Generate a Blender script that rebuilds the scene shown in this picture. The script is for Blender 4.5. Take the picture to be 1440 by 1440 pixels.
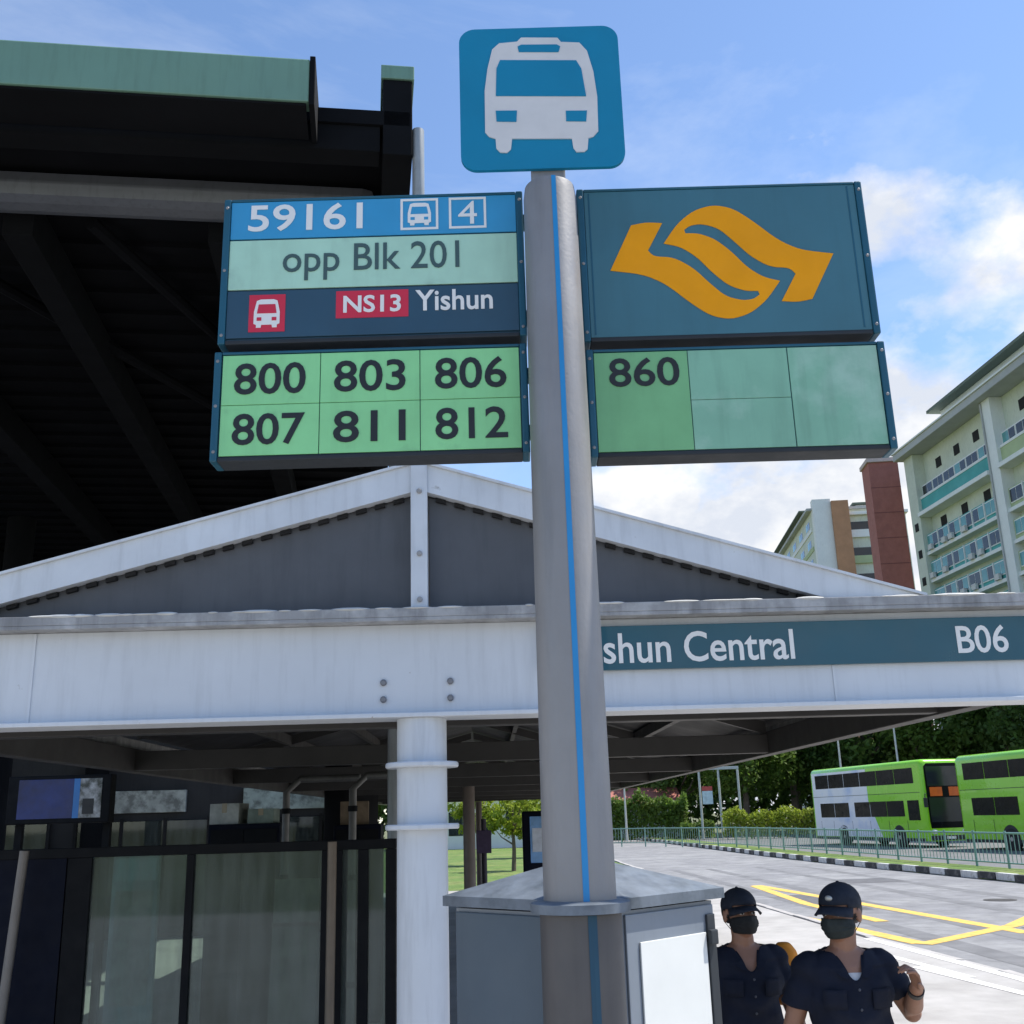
import bpy, bmesh, math, random
from mathutils import Vector, Matrix, Euler

for o in list(bpy.data.objects):
    bpy.data.objects.remove(o, do_unlink=True)
SC = bpy.context.scene
C = SC.collection
PI = math.pi
R = math.radians
rnd = random.Random(7)

# ------------------------------------------------------------------ camera
cam_d = bpy.data.cameras.new('camera')
cam = bpy.data.objects.new('camera', cam_d)
C.objects.link(cam)
cam_d.sensor_fit = 'HORIZONTAL'
cam_d.sensor_width = 36.0
cam_d.lens = 36.0 * 1500.0 / 1440.0
cam_d.clip_start = 0.05
cam_d.clip_end = 6000.0
cam.matrix_world = (Matrix.Translation((0, 0, 2.0)) @ Matrix.Rotation(R(90 + 16.0), 4, 'X')
                    @ Matrix.Rotation(R(-1.7), 4, 'Z'))
SC.camera = cam
SC.render.engine = 'CYCLES'
SC.cycles.max_bounces = 6
SC.cycles.diffuse_bounces = 3
SC.cycles.glossy_bounces = 3
SC.cycles.transparent_max_bounces = 8
SC.cycles.caustics_reflective = False
SC.cycles.caustics_refractive = False

# ------------------------------------------------------------------ sky, sun, exposure
SUN_EL, SUN_AZ = R(60), R(80)          # azimuth measured from +Y towards +X
W = bpy.data.worlds.new('World')
SC.world = W
W.use_nodes = True
wn, wl = W.node_tree.nodes, W.node_tree.links
wn.clear()


def N(tree_nodes, kind, **kw):
    n = tree_nodes.new(kind)
    for k, v in kw.items():
        setattr(n, k, v)
    return n


w_out = N(wn, 'ShaderNodeOutputWorld')
w_bg = N(wn, 'ShaderNodeBackground')
w_bg.inputs['Strength'].default_value = 0.11
w_sky = N(wn, 'ShaderNodeTexSky', sky_type='NISHITA')
w_sky.sun_disc = False
w_sky.sun_elevation = SUN_EL
w_sky.sun_rotation = SUN_AZ
w_sky.altitude = 0.0
w_sky.air_density = 0.85
w_sky.dust_density = 0.15
w_sky.ozone_density = 3.0
w_tc = N(wn, 'ShaderNodeTexCoord')
w_sep = N(wn, 'ShaderNodeSeparateXYZ')
wl.new(w_tc.outputs['Generated'], w_sep.inputs[0])


def wmath(op, a, b=None, c=None, clamp=False):
    n = N(wn, 'ShaderNodeMath', operation=op, use_clamp=clamp)
    for i, v in enumerate((a, b, c)):
        if v is None:
            continue
        if isinstance(v, (int, float)):
            n.inputs[i].default_value = v
        else:
            wl.new(v, n.inputs[i])
    return n.outputs[0]


def wnoise(scale, detail, rough, offset=(0, 0, 0), stretch=(1, 1, 1), dist=0.0):
    m = N(wn, 'ShaderNodeMapping')
    m.inputs['Location'].default_value = offset
    m.inputs['Scale'].default_value = stretch
    wl.new(w_tc.outputs['Generated'], m.inputs['Vector'])
    n = N(wn, 'ShaderNodeTexNoise')
    n.inputs['Scale'].default_value = scale
    n.inputs['Detail'].default_value = detail
    n.inputs['Roughness'].default_value = rough
    n.inputs['Distortion'].default_value = dist
    wl.new(m.outputs[0], n.inputs['Vector'])
    return n.outputs['Fac']


elev = w_sep.outputs['Z']
CLOUD_OFF = (4.52, 2.25, 7.0)
# heaped clouds standing along the horizon all round, their tops rising and falling with bearing
top = wnoise(1.6, 1, 0.5, CLOUD_OFF, (-1, 1, 0.05))
puff = wnoise(6.0, 9, 0.56, (1.3, 4.2, 0.4), (1, 1, 1.4))
hgt = wmath('SUBTRACT', wmath('MULTIPLY_ADD', top, 1.6, -0.585), elev)
dens = wmath('MULTIPLY_ADD', wmath('SUBTRACT', puff, 0.5), 0.52, hgt)
cum = wmath('MULTIPLY', dens, 13.0, clamp=True)
# thin high streaks
cir = wnoise(1.5, 7, 0.62, (0.3, 0.4, 2.2), (1.0, 0.6, 2.6), 1.0)
cir = wmath('MULTIPLY', wmath('SUBTRACT', cir, 0.52), 3.0, clamp=True)
cir = wmath('MULTIPLY', cir, 0.42)
shade = wnoise(9.0, 6, 0.6, (1.3, 4.2, 0.72), (1, 1, 1.5))
ramp = N(wn, 'ShaderNodeValToRGB')
ramp.color_ramp.elements[0].position = 0.40
ramp.color_ramp.elements[0].color = (3.0, 3.2, 3.6, 1)
ramp.color_ramp.elements[1].position = 0.58
ramp.color_ramp.elements[1].color = (4.1, 4.12, 4.15, 1)
wl.new(shade, ramp.inputs[0])


def wmix(fac, a, b):
    n = N(wn, 'ShaderNodeMix', data_type='RGBA')
    wl.new(fac, n.inputs[0])
    for sock, v in ((n.inputs[6], a), (n.inputs[7], b)):
        if isinstance(v, tuple):
            sock.default_value = v
        else:
            wl.new(v, sock)
    return n.outputs[2]


sky1 = wmix(cir, w_sky.outputs[0], (4.0, 4.25, 4.6, 1))
sky2 = wmix(cum, sky1, ramp.outputs[0])
wl.new(sky2, w_bg.inputs['Color'])
wl.new(w_bg.outputs[0], w_out.inputs[0])
W.cycles.sampling_method = 'MANUAL'
W.cycles.sample_map_resolution = 512

sun_d = bpy.data.lights.new('sun', 'SUN')
sun_d.energy = 3.0
sun_d.angle = R(0.53)
sun_d.color = (1.0, 0.95, 0.87)
sun = bpy.data.objects.new('sun', sun_d)
C.objects.link(sun)
sdir = Vector((math.cos(SUN_EL) * math.sin(SUN_AZ), math.cos(SUN_EL) * math.cos(SUN_AZ), math.sin(SUN_EL)))
sun.rotation_euler = sdir.to_track_quat('Z', 'Y').to_euler()
sun.location = sdir * 60

vs = SC.view_settings
vs.view_transform = 'Standard'
vs.look = 'None'
vs.gamma = 1.0
vs.use_curve_mapping = False
vs.exposure = 1.2


# ------------------------------------------------------------------ materials
MATS = {}


def mat(name, col, rough=0.6, metal=0.0, var=0.12, vscale=6.0, bump=0.0, bscale=60.0, spec=0.5,
        streak=0.0, col2=None, coat=0.0, emit=None, c2scale=3.0, c2thr=(0.45, 0.62)):
    if name in MATS:
        return MATS[name]
    m = bpy.data.materials.new(name)
    m.use_nodes = True
    n, l = m.node_tree.nodes, m.node_tree.links
    p = n['Principled BSDF']
    p.inputs['Roughness'].default_value = rough
    p.inputs['Metallic'].default_value = metal
    p.inputs['Specular IOR Level'].default_value = spec
    p.inputs['Coat Weight'].default_value = coat
    tc = n.new('ShaderNodeTexCoord')

    def noise(scale, detail=5, stretch=None):
        t = n.new('ShaderNodeTexNoise')
        t.inputs['Scale'].default_value = scale
        t.inputs['Detail'].default_value = detail
        t.inputs['Roughness'].default_value = 0.6
        if stretch:
            mp = n.new('ShaderNodeMapping')
            mp.inputs['Scale'].default_value = stretch
            l.new(tc.outputs['Object'], mp.inputs[0])
            l.new(mp.outputs[0], t.inputs['Vector'])
        else:
            l.new(tc.outputs['Object'], t.inputs['Vector'])
        return t.outputs['Fac']

    def mapr(src, a, b, c, d):
        r = n.new('ShaderNodeMapRange')
        r.inputs[1].default_value, r.inputs[2].default_value = a, b
        r.inputs[3].default_value, r.inputs[4].default_value = c, d
        l.new(src, r.inputs[0])
        return r.outputs[0]

    def mul(colsock, facsock):
        x = n.new('ShaderNodeMix')
        x.data_type = 'RGBA'
        x.blend_type = 'MULTIPLY'
        x.inputs[0].default_value = 1.0
        if isinstance(colsock, tuple):
            x.inputs[6].default_value = colsock
        else:
            l.new(colsock, x.inputs[6])
        l.new(facsock, x.inputs[7])
        return x.outputs[2]

    base = tuple(col) + (1,)
    cs = base
    if col2:
        x = n.new('ShaderNodeMix')
        x.data_type = 'RGBA'
        l.new(mapr(noise(c2scale, 6), c2thr[0], c2thr[1], 0, 1), x.inputs[0])
        x.inputs[6].default_value = base
        x.inputs[7].default_value = tuple(col2) + (1,)
        cs = x.outputs[2]
    if var > 0:
        cs = mul(cs, mapr(noise(vscale), 0.3, 0.7, 1 - var, 1 + var))
    if streak > 0:
        cs = mul(cs, mapr(noise(3.0, 6, (7, 7, 0.7)), 0.5, 0.72, 1.0, 1 - streak))
    if isinstance(cs, tuple):
        p.inputs['Base Color'].default_value = cs
    else:
        l.new(cs, p.inputs['Base Color'])
    l.new(mapr(noise(vscale * 2.3), 0.3, 0.7, max(0, rough - 0.08), min(1, rough + 0.1)), p.inputs['Roughness'])
    if bump > 0:
        b = n.new('ShaderNodeBump')
        b.inputs['Strength'].default_value = bump
        b.inputs['Distance'].default_value = 0.02
        l.new(noise(bscale, 4), b.inputs['Height'])
        l.new(b.outputs[0], p.inputs['Normal'])
    if emit:
        p.inputs['Emission Color'].default_value = tuple(emit[0]) + (1,)
        p.inputs['Emission Strength'].default_value = emit[1]
    MATS[name] = m
    return m


def glass_mat(name, tint=(0.6, 0.72, 0.68), opacity=0.25, rough=0.03):
    """thin sheet of glass: mirror-like by Fresnel, else see-through with a tint and some grime"""
    if name in MATS:
        return MATS[name]
    m = bpy.data.materials.new(name)
    m.use_nodes = True
    n, l = m.node_tree.nodes, m.node_tree.links
    n.clear()
    out = n.new('ShaderNodeOutputMaterial')
    tr = n.new('ShaderNodeBsdfTransparent')
    tr.inputs[0].default_value = tuple(tint) + (1,)
    gl = n.new('ShaderNodeBsdfGlossy')
    gl.inputs['Roughness'].default_value = rough
    gl.inputs[0].default_value = (0.9, 0.95, 0.95, 1)
    di = n.new('ShaderNodeBsdfDiffuse')
    di.inputs[0].default_value = (0.20, 0.24, 0.23, 1)
    fr = n.new('ShaderNodeFresnel')
    fr.inputs[0].default_value = 1.5
    tc = n.new('ShaderNodeTexCoord')
    mp = n.new('ShaderNodeMapping')
    mp.inputs['Scale'].default_value = (6, 6, 0.8)
    no = n.new('ShaderNodeTexNoise')
    no.inputs['Scale'].default_value = 2.0
    no.inputs['Detail'].default_value = 6
    l.new(tc.outputs['Object'], mp.inputs[0])
    l.new(mp.outputs[0], no.inputs[0])
    mr = n.new('ShaderNodeMapRange')
    mr.inputs[1].default_value, mr.inputs[2].default_value = 0.35, 0.7
    mr.inputs[3].default_value, mr.inputs[4].default_value = opacity * 0.3, opacity
    l.new(no.outputs[0], mr.inputs[0])
    m1 = n.new('ShaderNodeMixShader')
    l.new(mr.outputs[0], m1.inputs[0])
    l.new(tr.outputs[0], m1.inputs[1])
    l.new(di.outputs[0], m1.inputs[2])
    m2 = n.new('ShaderNodeMixShader')
    l.new(fr.outputs[0], m2.inputs[0])
    l.new(m1.outputs[0], m2.inputs[1])
    l.new(gl.outputs[0], m2.inputs[2])
    l.new(m2.outputs[0], out.inputs[0])
    MATS[name] = m
    return m


# ------------------------------------------------------------------ geometry helpers
class MB:
    def __init__(self):
        self.v, self.f = [], []

    def add(self, vs_, fs_):
        b = len(self.v)
        self.v += [tuple(p) for p in vs_]
        self.f += [tuple(b + i for i in f) for f in fs_]
        return self

    def box(self, x0, x1, y0, y1, z0, z1, bev=0.0):
        bm = bmesh.new()
        bmesh.ops.create_cube(bm, size=1.0)
        for v in bm.verts:
            v.co = Vector(((x0 + x1) / 2 + v.co.x * (x1 - x0), (y0 + y1) / 2 + v.co.y * (y1 - y0),
                           (z0 + z1) / 2 + v.co.z * (z1 - z0)))
        if bev > 0:
            bmesh.ops.bevel(bm, geom=bm.edges[:], offset=bev, segments=2, affect='EDGES', profile=0.6)
        bm.verts.index_update()
        self.add([v.co for v in bm.verts], [[v.index for v in f.verts] for f in bm.faces])
        bm.free()
        return self

    def tube(self, pts, rad, seg=14, cap=True):
        """sweep a circle along points; rad a number or list"""
        pts = [Vector(p) for p in pts]
        n = len(pts)
        rs = [rad] * n if isinstance(rad, (int, float)) else list(rad)
        vs_, fs_ = [], []
        prev = None
        for i, p in enumerate(pts):
            d = (pts[min(i + 1, n - 1)] - pts[max(i - 1, 0)]).normalized()
            a = prev if prev is not None else (Vector((1, 0, 0)) if abs(d.x) < 0.9 else Vector((0, 1, 0)))
            a = (a - d * a.dot(d)).normalized()
            prev = a
            b = d.cross(a)
            for k in range(seg):
                t = 2 * PI * k / seg
                vs_.append(p + (a * math.cos(t) + b * math.sin(t)) * rs[i])
        for i in range(n - 1):
            for k in range(seg):
                k2 = (k + 1) % seg
                fs_.append((i * seg + k, i * seg + k2, (i + 1) * seg + k2, (i + 1) * seg + k))
        if cap:
            fs_.append(tuple(range(seg))[::-1])
            fs_.append(tuple((n - 1) * seg + k for k in range(seg)))
        return self.add(vs_, fs_)

    def lathe(self, prof, cx, cy, seg=24):
        vs_, fs_ = [], []
        for r, z in prof:
            for k in range(seg):
                t = 2 * PI * k / seg
                vs_.append((cx + r * math.cos(t), cy + r * math.sin(t), z))
        n = len(prof)
        for i in range(n - 1):
            for k in range(seg):
                k2 = (k + 1) % seg
                fs_.append((i * seg + k, i * seg + k2, (i + 1) * seg + k2, (i + 1) * seg + k))
        fs_.append(tuple(range(seg))[::-1])
        fs_.append(tuple((n - 1) * seg + k for k in range(seg)))
        return self.add(vs_, fs_)

    def prism(self, poly, a, b, axis='y'):
        """polygon extruded between a and b along an axis; poly gives the two other coordinates"""
        def P(u, v, w):
            return {'x': (w, u, v), 'y': (u, w, v), 'z': (u, v, w)}[axis]
        n = len(poly)
        vs_ = [P(u, v, a) for u, v in poly] + [P(u, v, b) for u, v in poly]
        fs_ = [tuple(range(n)), tuple(range(2 * n - 1, n - 1, -1))]
        for i in range(n):
            j = (i + 1) % n
            fs_.append((i, i + n, j + n, j))
        return self.add(vs_, fs_)

    def ell(self, c, r, seg=16, rings=10, M=None):
        vs_, fs_ = [], []
        for i in range(rings + 1):
            ph = PI * i / rings
            for k in range(seg):
                t = 2 * PI * k / seg
                p = Vector((r[0] * math.sin(ph) * math.cos(t), r[1] * math.sin(ph) * math.sin(t), r[2] * math.cos(ph)))
                if M:
                    p = M @ p
                vs_.append(p + Vector(c))
        for i in range(rings):
            for k in range(seg):
                k2 = (k + 1) % seg
                fs_.append((i * seg + k, (i + 1) * seg + k, (i + 1) * seg + k2, i * seg + k2))
        return self.add(vs_, fs_)

    def mesh(self, name):
        me = bpy.data.meshes.new(name)
        me.from_pydata(self.v, [], self.f)
        bm = bmesh.new()
        bm.from_mesh(me)
        bmesh.ops.remove_doubles(bm, verts=bm.verts[:], dist=1e-5)
        bmesh.ops.recalc_face_normals(bm, faces=bm.faces[:])
        bm.to_mesh(me)
        bm.free()
        return me

    def build(self, name, m, parent=None, smooth=False):
        return link(name, self.mesh(name), m, parent, smooth)


def link(name, me, m, parent=None, smooth=False):
    o = bpy.data.objects.new(name, me)
    C.objects.link(o)
    if m is not None and not me.materials:
        me.materials.append(m)
    if parent is not None:
        o.parent = parent
    if smooth:
        for p in me.polygons:
            p.use_smooth = True
        try:
            me.set_sharp_from_angle(angle=R(38))
        except Exception:
            pass
    return o


def thing(name, label, cat, loc=(0, 0, 0), rz=0.0, group=None):
    o = bpy.data.objects.new(name, None)
    C.objects.link(o)
    o.empty_display_size = 0.1
    o.location = loc
    o.rotation_euler = (0, 0, rz)
    o['label'] = label
    o['category'] = cat
    if group:
        o['group'] = group
    return o


def tag(o, label, cat, group=None):
    o['label'] = label
    o['category'] = cat
    if group:
        o['group'] = group
    return o


def copy_tree(o, parent=None):
    c = o.copy()
    C.objects.link(c)
    c.parent = parent
    for ch in [k for k in bpy.data.objects if k.parent == o]:
        copy_tree(ch, c)
    return c


def struct(name, mb, m):
    o = mb.build(name, m)
    o['kind'] = 'structure'
    return o


def text(body, x0, x1, z0, z1, y, m, parent, bold=0.0, name='lettering', depth=0.0012):
    """lettering facing -Y filling the given rectangle"""
    cu = bpy.data.curves.new('lettering_curve', 'FONT')
    cu.body = body
    cu.size = 1.0
    cu.offset = bold
    cu.extrude = 0.02
    cu.resolution_u = 4
    t = bpy.data.objects.new('lettering_tmp', cu)
    C.objects.link(t)
    bpy.context.view_layer.update()
    dg = bpy.context.evaluated_depsgraph_get()
    me = bpy.data.meshes.new_from_object(t.evaluated_get(dg))
    bpy.data.objects.remove(t, do_unlink=True)
    xs = [v.co.x for v in me.vertices]
    ys = [v.co.y for v in me.vertices]
    ax, bx_, ay, by_ = min(xs), max(xs), min(ys), max(ys)
    for v in me.vertices:
        u = x0 + (v.co.x - ax) / (bx_ - ax) * (x1 - x0)
        w = z0 + (v.co.y - ay) / (by_ - ay) * (z1 - z0)
        d = y - (v.co.z / 0.02 + 1) * 0.5 * depth
        v.co = (u, d, w)
    me.materials.clear()
    return link(name, me, m, parent)


# ------------------------------------------------------------------ ground, road, pavement
asphalt = mat('asphalt', (0.205, 0.205, 0.21), 0.85, var=0.22, vscale=2.2, bump=0.5, bscale=90, col2=(0.26, 0.26, 0.26), c2scale=0.35)
concrete = mat('pavement_concrete', (0.40, 0.385, 0.365), 0.85, var=0.12, vscale=1.7, bump=0.35, bscale=70,
               col2=(0.34, 0.325, 0.305), c2scale=0.8)
grass_m = mat('grass_green', (0.10, 0.17, 0.03), 0.9, var=0.35, vscale=2.5, bump=1.0, bscale=40, col2=(0.16, 0.20, 0.05), c2scale=0.5)
earth_m = mat('earth', (0.12, 0.13, 0.06), 0.95, var=0.3, vscale=0.2, bump=0.4, bscale=8)
depot_m = mat('depot_asphalt', (0.15, 0.15, 0.15), 0.85, var=0.15, vscale=0.6, bump=0.3, bscale=50)

NEAR = [(6.3, -14), (6.1, 8), (6.0, 14), (5.6, 18), (5.1, 28), (4.6, 40), (4.0, 60), (3.0, 96)]
FAR = [(14.7, -14), (14.6, 15), (14.4, 25), (13.8, 31), (12.5, 43), (11.8, 54), (11.0, 75), (10.0, 96)]


def sheet(name, poly, z, m, thick=0.0):
    mb = MB()
    if thick:
        mb.prism(poly, z - thick, z, 'z')
    else:
        mb.add([(x, y, z) for x, y in poly], [tuple(range(len(poly)))])
    return struct(name, mb, m)


sheet('ground', [(-2500, -2500), (2500, -2500), (2500, 2500), (-2500, 2500)], -0.16, earth_m)
sheet('road', NEAR + FAR[::-1], -0.125, asphalt)
sheet('pavement', [(-40, -14)] + [(x - 0.15, y) for x, y in NEAR[:5]] + [(4.0, 33), (-40, 33)], 0.0, concrete, 0.2)
sheet('lawn', [(-40, 33.0)] + [(3.99, 33.0), (4.4, 40), (3.8, 60), (2.8, 96), (-40, 96)], 0.004, grass_m, 0.2)
sheet('road_verge', [(x + 0.2, y) for x, y in FAR] + [(12.5, 96), (13.3, 75), (14.0, 55), (14.9, 43), (16.2, 31), (16.9, 25), (17.2, -14)],
      0.0, grass_m, 0.2)
sheet('bus_depot', [(17.2, -14), (16.9, 25), (16.2, 31), (14.9, 43), (14.0, 55), (13.3, 75), (12.5, 96), (90, 96), (90, -14)], -0.06, depot_m, 0.1)


def path_pts(poly, step):
    out, acc = [], 0.0
    for (x0, y0), (x1, y1) in zip(poly, poly[1:]):
        L = math.hypot(x1 - x0, y1 - y0)
        d = acc
        while d < L:
            out.append((x0 + (x1 - x0) * d / L, y0 + (y1 - y0) * d / L, math.atan2(y1 - y0, x1 - x0)))
            d += step
        acc = d - L
    return out


k_white = mat('kerb_white_paint', (0.66, 0.65, 0.62), 0.7, var=0.2, vscale=3, streak=0.3, col2=(0.38, 0.36, 0.33), c2scale=4, c2thr=(0.55, 0.66))
k_black = mat('kerb_black_paint', (0.03, 0.03, 0.032), 0.7, var=0.2, vscale=5, col2=(0.13, 0.12, 0.11), c2scale=4, c2thr=(0.52, 0.64))
k_grey = mat('kerb_concrete', (0.42, 0.40, 0.38), 0.85, var=0.15, vscale=3, bump=0.3)
KB = MB().box(-0.49, 0.49, -0.075, 0.075, -0.14, 0.06, 0.02)
for nm, poly, mats_, zoff in (('far_kerb', FAR, (k_white, k_black), 0.03), ('near_kerb', NEAR, (k_grey, k_grey), -0.055)):
    root = bpy.data.objects.new(nm, None)
    C.objects.link(root)
    root['kind'] = 'structure'
    meshes = []
    for mm in mats_:
        me = KB.mesh('kerbstone')
        me.materials.append(mm)
        meshes.append(me)
    for i, (x, y, a) in enumerate(path_pts(poly, 1.0)):
        if y < 8 or (nm == 'near_kerb' and y > 60):
            continue
        o = bpy.data.objects.new('kerbstone', meshes[i % 2])
        C.objects.link(o)
        o.parent = root
        o.location = (x + rnd.uniform(-0.012, 0.012), y, zoff + rnd.uniform(-0.012, 0.012))
        o.rotation_euler = (rnd.uniform(-0.02, 0.02), 0, a + rnd.uniform(-0.012, 0.012))

# repairs, tyre-darkened strips and a manhole in the road
patch_m = mat('asphalt_patch', (0.12, 0.12, 0.125), 0.9, var=0.2, vscale=4, bump=0.6, bscale=70)
sheet('road_patch', [(8.9, 17.2), (10.3, 17.6), (10.1, 20.6), (8.8, 20.3)], -0.1205, patch_m)
sheet('road_patch', [(6.6, 24.5), (7.6, 24.7), (7.4, 29.4), (6.5, 29.2)], -0.1207, patch_m)
sheet('road_patch', [(9.6, 33.0), (11.4, 33.3), (11.2, 35.2), (9.5, 34.9)], -0.1206, patch_m)
worn_m = mat('tyre_worn_asphalt', (0.165, 0.165, 0.168), 0.8, var=0.25, vscale=1.2, bump=0.4, bscale=90)
for x0 in (6.95, 8.35, 10.3, 11.9):
    sheet('worn_track', [(x0, 8), (x0 + 0.55, 8), (x0 - 0.95, 44), (x0 - 1.25, 44)], -0.1225, worn_m)
iron_m = mat('cast_iron', (0.07, 0.065, 0.06), 0.7, 0.4, var=0.25, vscale=20, bump=0.5, bscale=50)
for (mx, my, sz) in ((7.7, 16.6, 0.34), (10.9, 26.0, 0.36)):
    mh = MB().lathe([(sz, -0.1225), (sz, -0.1165), (sz - 0.02, -0.1155)], 0, 0, 28).build('manhole_cover', iron_m)
    mh.location = (mx, my, 0)
    tag(mh, 'round iron manhole cover in the near lane' if my < 20 else 'round iron manhole cover farther up the road', 'manhole cover')
# painted markings on the road
ylw = mat('yellow_road_paint', (0.72, 0.45, 0.08), 0.75, var=0.2, vscale=6, col2=(0.55, 0.38, 0.12), c2scale=9)
wht = mat('white_road_paint', (0.78, 0.77, 0.74), 0.75, var=0.15, vscale=6)


def stripe(name, pts, w, m, z=-0.119):
    mb = MB()
    for (x0, y0), (x1, y1) in zip(pts, pts[1:]):
        d = Vector((x1 - x0, y1 - y0)).normalized()
        n_ = Vector((-d.y, d.x)) * w / 2
        mb.add([(x0 + n_.x, y0 + n_.y, z), (x0 - n_.x, y0 - n_.y, z), (x1 - n_.x, y1 - n_.y, z), (x1 + n_.x, y1 + n_.y, z)], [(0, 1, 2, 3)])
    return struct(name, mb, m)


stripe('bus_bay_line', [(6.9, 33.4), (8.55, 19.4)], 0.32, ylw)
stripe('bus_bay_line', [(5.25, 26.2), (6.35, 18.4)], 0.32, ylw, -0.1185)
stripe('bus_bay_line', [(6.35, 18.3), (8.8, 20.6), (10.2, 22.6)], 0.30, ylw, -0.118)
stripe('bus_bay_line', [(6.8, 33.2), (6.6, 26.5), (6.9, 22)], 0.28, ylw, -0.1175)
# white tactile edging strips set along the near side of the pavement
for i, (pts, w) in enumerate(([[(5.45, 18.2), (5.85, 13.6), (5.95, 9)], 0.16], [[(5.0, 16.6), (5.35, 13.9)], 0.13], [[(5.05, 14.9), (5.5, 12.2)], 0.15])):
    stripe('pavement_edge_line', pts, w, wht, 0.004 + 0.0005 * i)

# ------------------------------------------------------------------ bus stop sign (pole, pictogram plate, four sign boxes)
steel = mat('brushed_grey_steel', (0.27, 0.265, 0.265), 0.5, 0.3, var=0.10, vscale=4, streak=0.18, bump=0.05, bscale=120)
blue_p = mat('sign_blue', (0.003, 0.215, 0.38), 0.45, var=0.05, vscale=8, spec=0.35)
stripe_b = mat('stripe_blue', (0.01, 0.24, 0.55), 0.4, var=0.06)
teal_f = mat('frame_teal', (0.012, 0.095, 0.145), 0.38, 0.2, var=0.12, vscale=5, streak=0.15)
teal_p = mat('panel_teal', (0.045, 0.155, 0.20), 0.4, var=0.08, vscale=5, streak=0.1)
navy_p = mat('panel_navy', (0.022, 0.07, 0.115), 0.4, var=0.1)
sky_p = mat('panel_light_blue', (0.035, 0.30, 0.56), 0.38, var=0.06, vscale=9)
mint_p = mat('panel_mint', (0.42, 0.68, 0.53), 0.4, var=0.06, vscale=14, streak=0.12, col2=(0.34, 0.54, 0.43), c2scale=9, c2thr=(0.58, 0.74))
green_p = mat('tile_green', (0.27, 0.68, 0.30), 0.42, var=0.07, vscale=10, streak=0.12, col2=(0.22, 0.55, 0.25), c2scale=12, c2thr=(0.60, 0.75))
green_d = mat('tile_leaf_green', (0.185, 0.46, 0.21), 0.42, var=0.08, vscale=10, streak=0.1)
pale_p = mat('tile_faded_green', (0.225, 0.47, 0.33), 0.45, var=0.10, vscale=5, streak=0.20, col2=(0.36, 0.58, 0.46), c2scale=6, c2thr=(0.48, 0.66))
ink = mat('sign_black_ink', (0.012, 0.014, 0.016), 0.5, var=0)
inkg = mat('sign_grey_ink', (0.05, 0.10, 0.10), 0.5, var=0)
white_i = mat('sign_white_ink', (0.80, 0.80, 0.78), 0.45, var=0.03)
whit_g = mat('pictogram_white', (0.66, 0.65, 0.64), 0.4, var=0.06, vscale=12)
red_p = mat('sign_red', (0.62, 0.02, 0.055), 0.4, var=0.06)
orange_p = mat('logo_orange', (0.86, 0.34, 0.0), 0.55, spec=0.25, var=0.06, vscale=10)
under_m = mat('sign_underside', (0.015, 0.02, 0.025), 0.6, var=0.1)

PX, PY = 0.095, 1.90
stop = thing('bus_stop_sign', 'grey bus stop pole carrying blue bus pictogram and route number boxes', 'bus stop sign', (PX, PY, 0))
L = Vector((PX, PY, 0))


def lo(mb):        # world -> local of the stop sign
    mb.v = [(x - PX, y - PY, z) for x, y, z in mb.v]
    return mb


MB().lathe([(0.066, 0.0), (0.063, 1.6), (0.058, 2.4), (0.053, 3.2), (0.050, 3.222)], 0, 0, 40).build('pole', steel, stop, True)
MB().lathe([(0.11, 0.0), (0.11, 0.012), (0.105, 0.016)], 0, 0, 32).build('base_plate', steel, stop, True)
shade_m = mat('cap_shade_grey', (0.10, 0.095, 0.095), 0.5, 0.3, var=0.1, streak=0.15)
MB().lathe([(0.0685, 0.02), (0.0685, 1.845)], 0, 0, 40).build('shaded_foot', shade_m, stop, True)  # added dark tube: shade of the kiosk cap put into the pole's colour
# thin blue stripe let into the front of the pole
mb = MB()
for a, b in ((1.866, 2.4), (2.4, 3.2), (3.2, 3.221)):
    def rr(z):
        return 0.066 - 0.003 * z / 1.6 if z < 1.6 else (0.063 - 0.00625 * (z - 1.6) if z < 2.4 else 0.058 - 0.00625 * (z - 2.4))
    vs_ = []
    for z in (a, b):
        for t in (-0.085, 0.0, 0.085):
            t2 = R(-90) + t + 0.12
            r_ = rr(z) + 0.0009
            vs_.append((r_ * math.cos(t2), r_ * math.sin(t2), z))
    mb.add(vs_, [(0, 1, 4, 3), (1, 2, 5, 4)])
mb.build('blue_stripe', stripe_b, stop)
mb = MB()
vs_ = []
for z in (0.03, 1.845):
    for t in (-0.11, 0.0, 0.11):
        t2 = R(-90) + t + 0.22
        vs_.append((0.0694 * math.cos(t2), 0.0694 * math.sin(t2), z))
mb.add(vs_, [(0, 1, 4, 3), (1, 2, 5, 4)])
mb.build('shaded_stripe', mat('stripe_blue_shaded', (0.004, 0.055, 0.10), 0.5, var=0.1), stop)  # blue stripe below the cap, darkened in colour to look shaded

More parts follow.
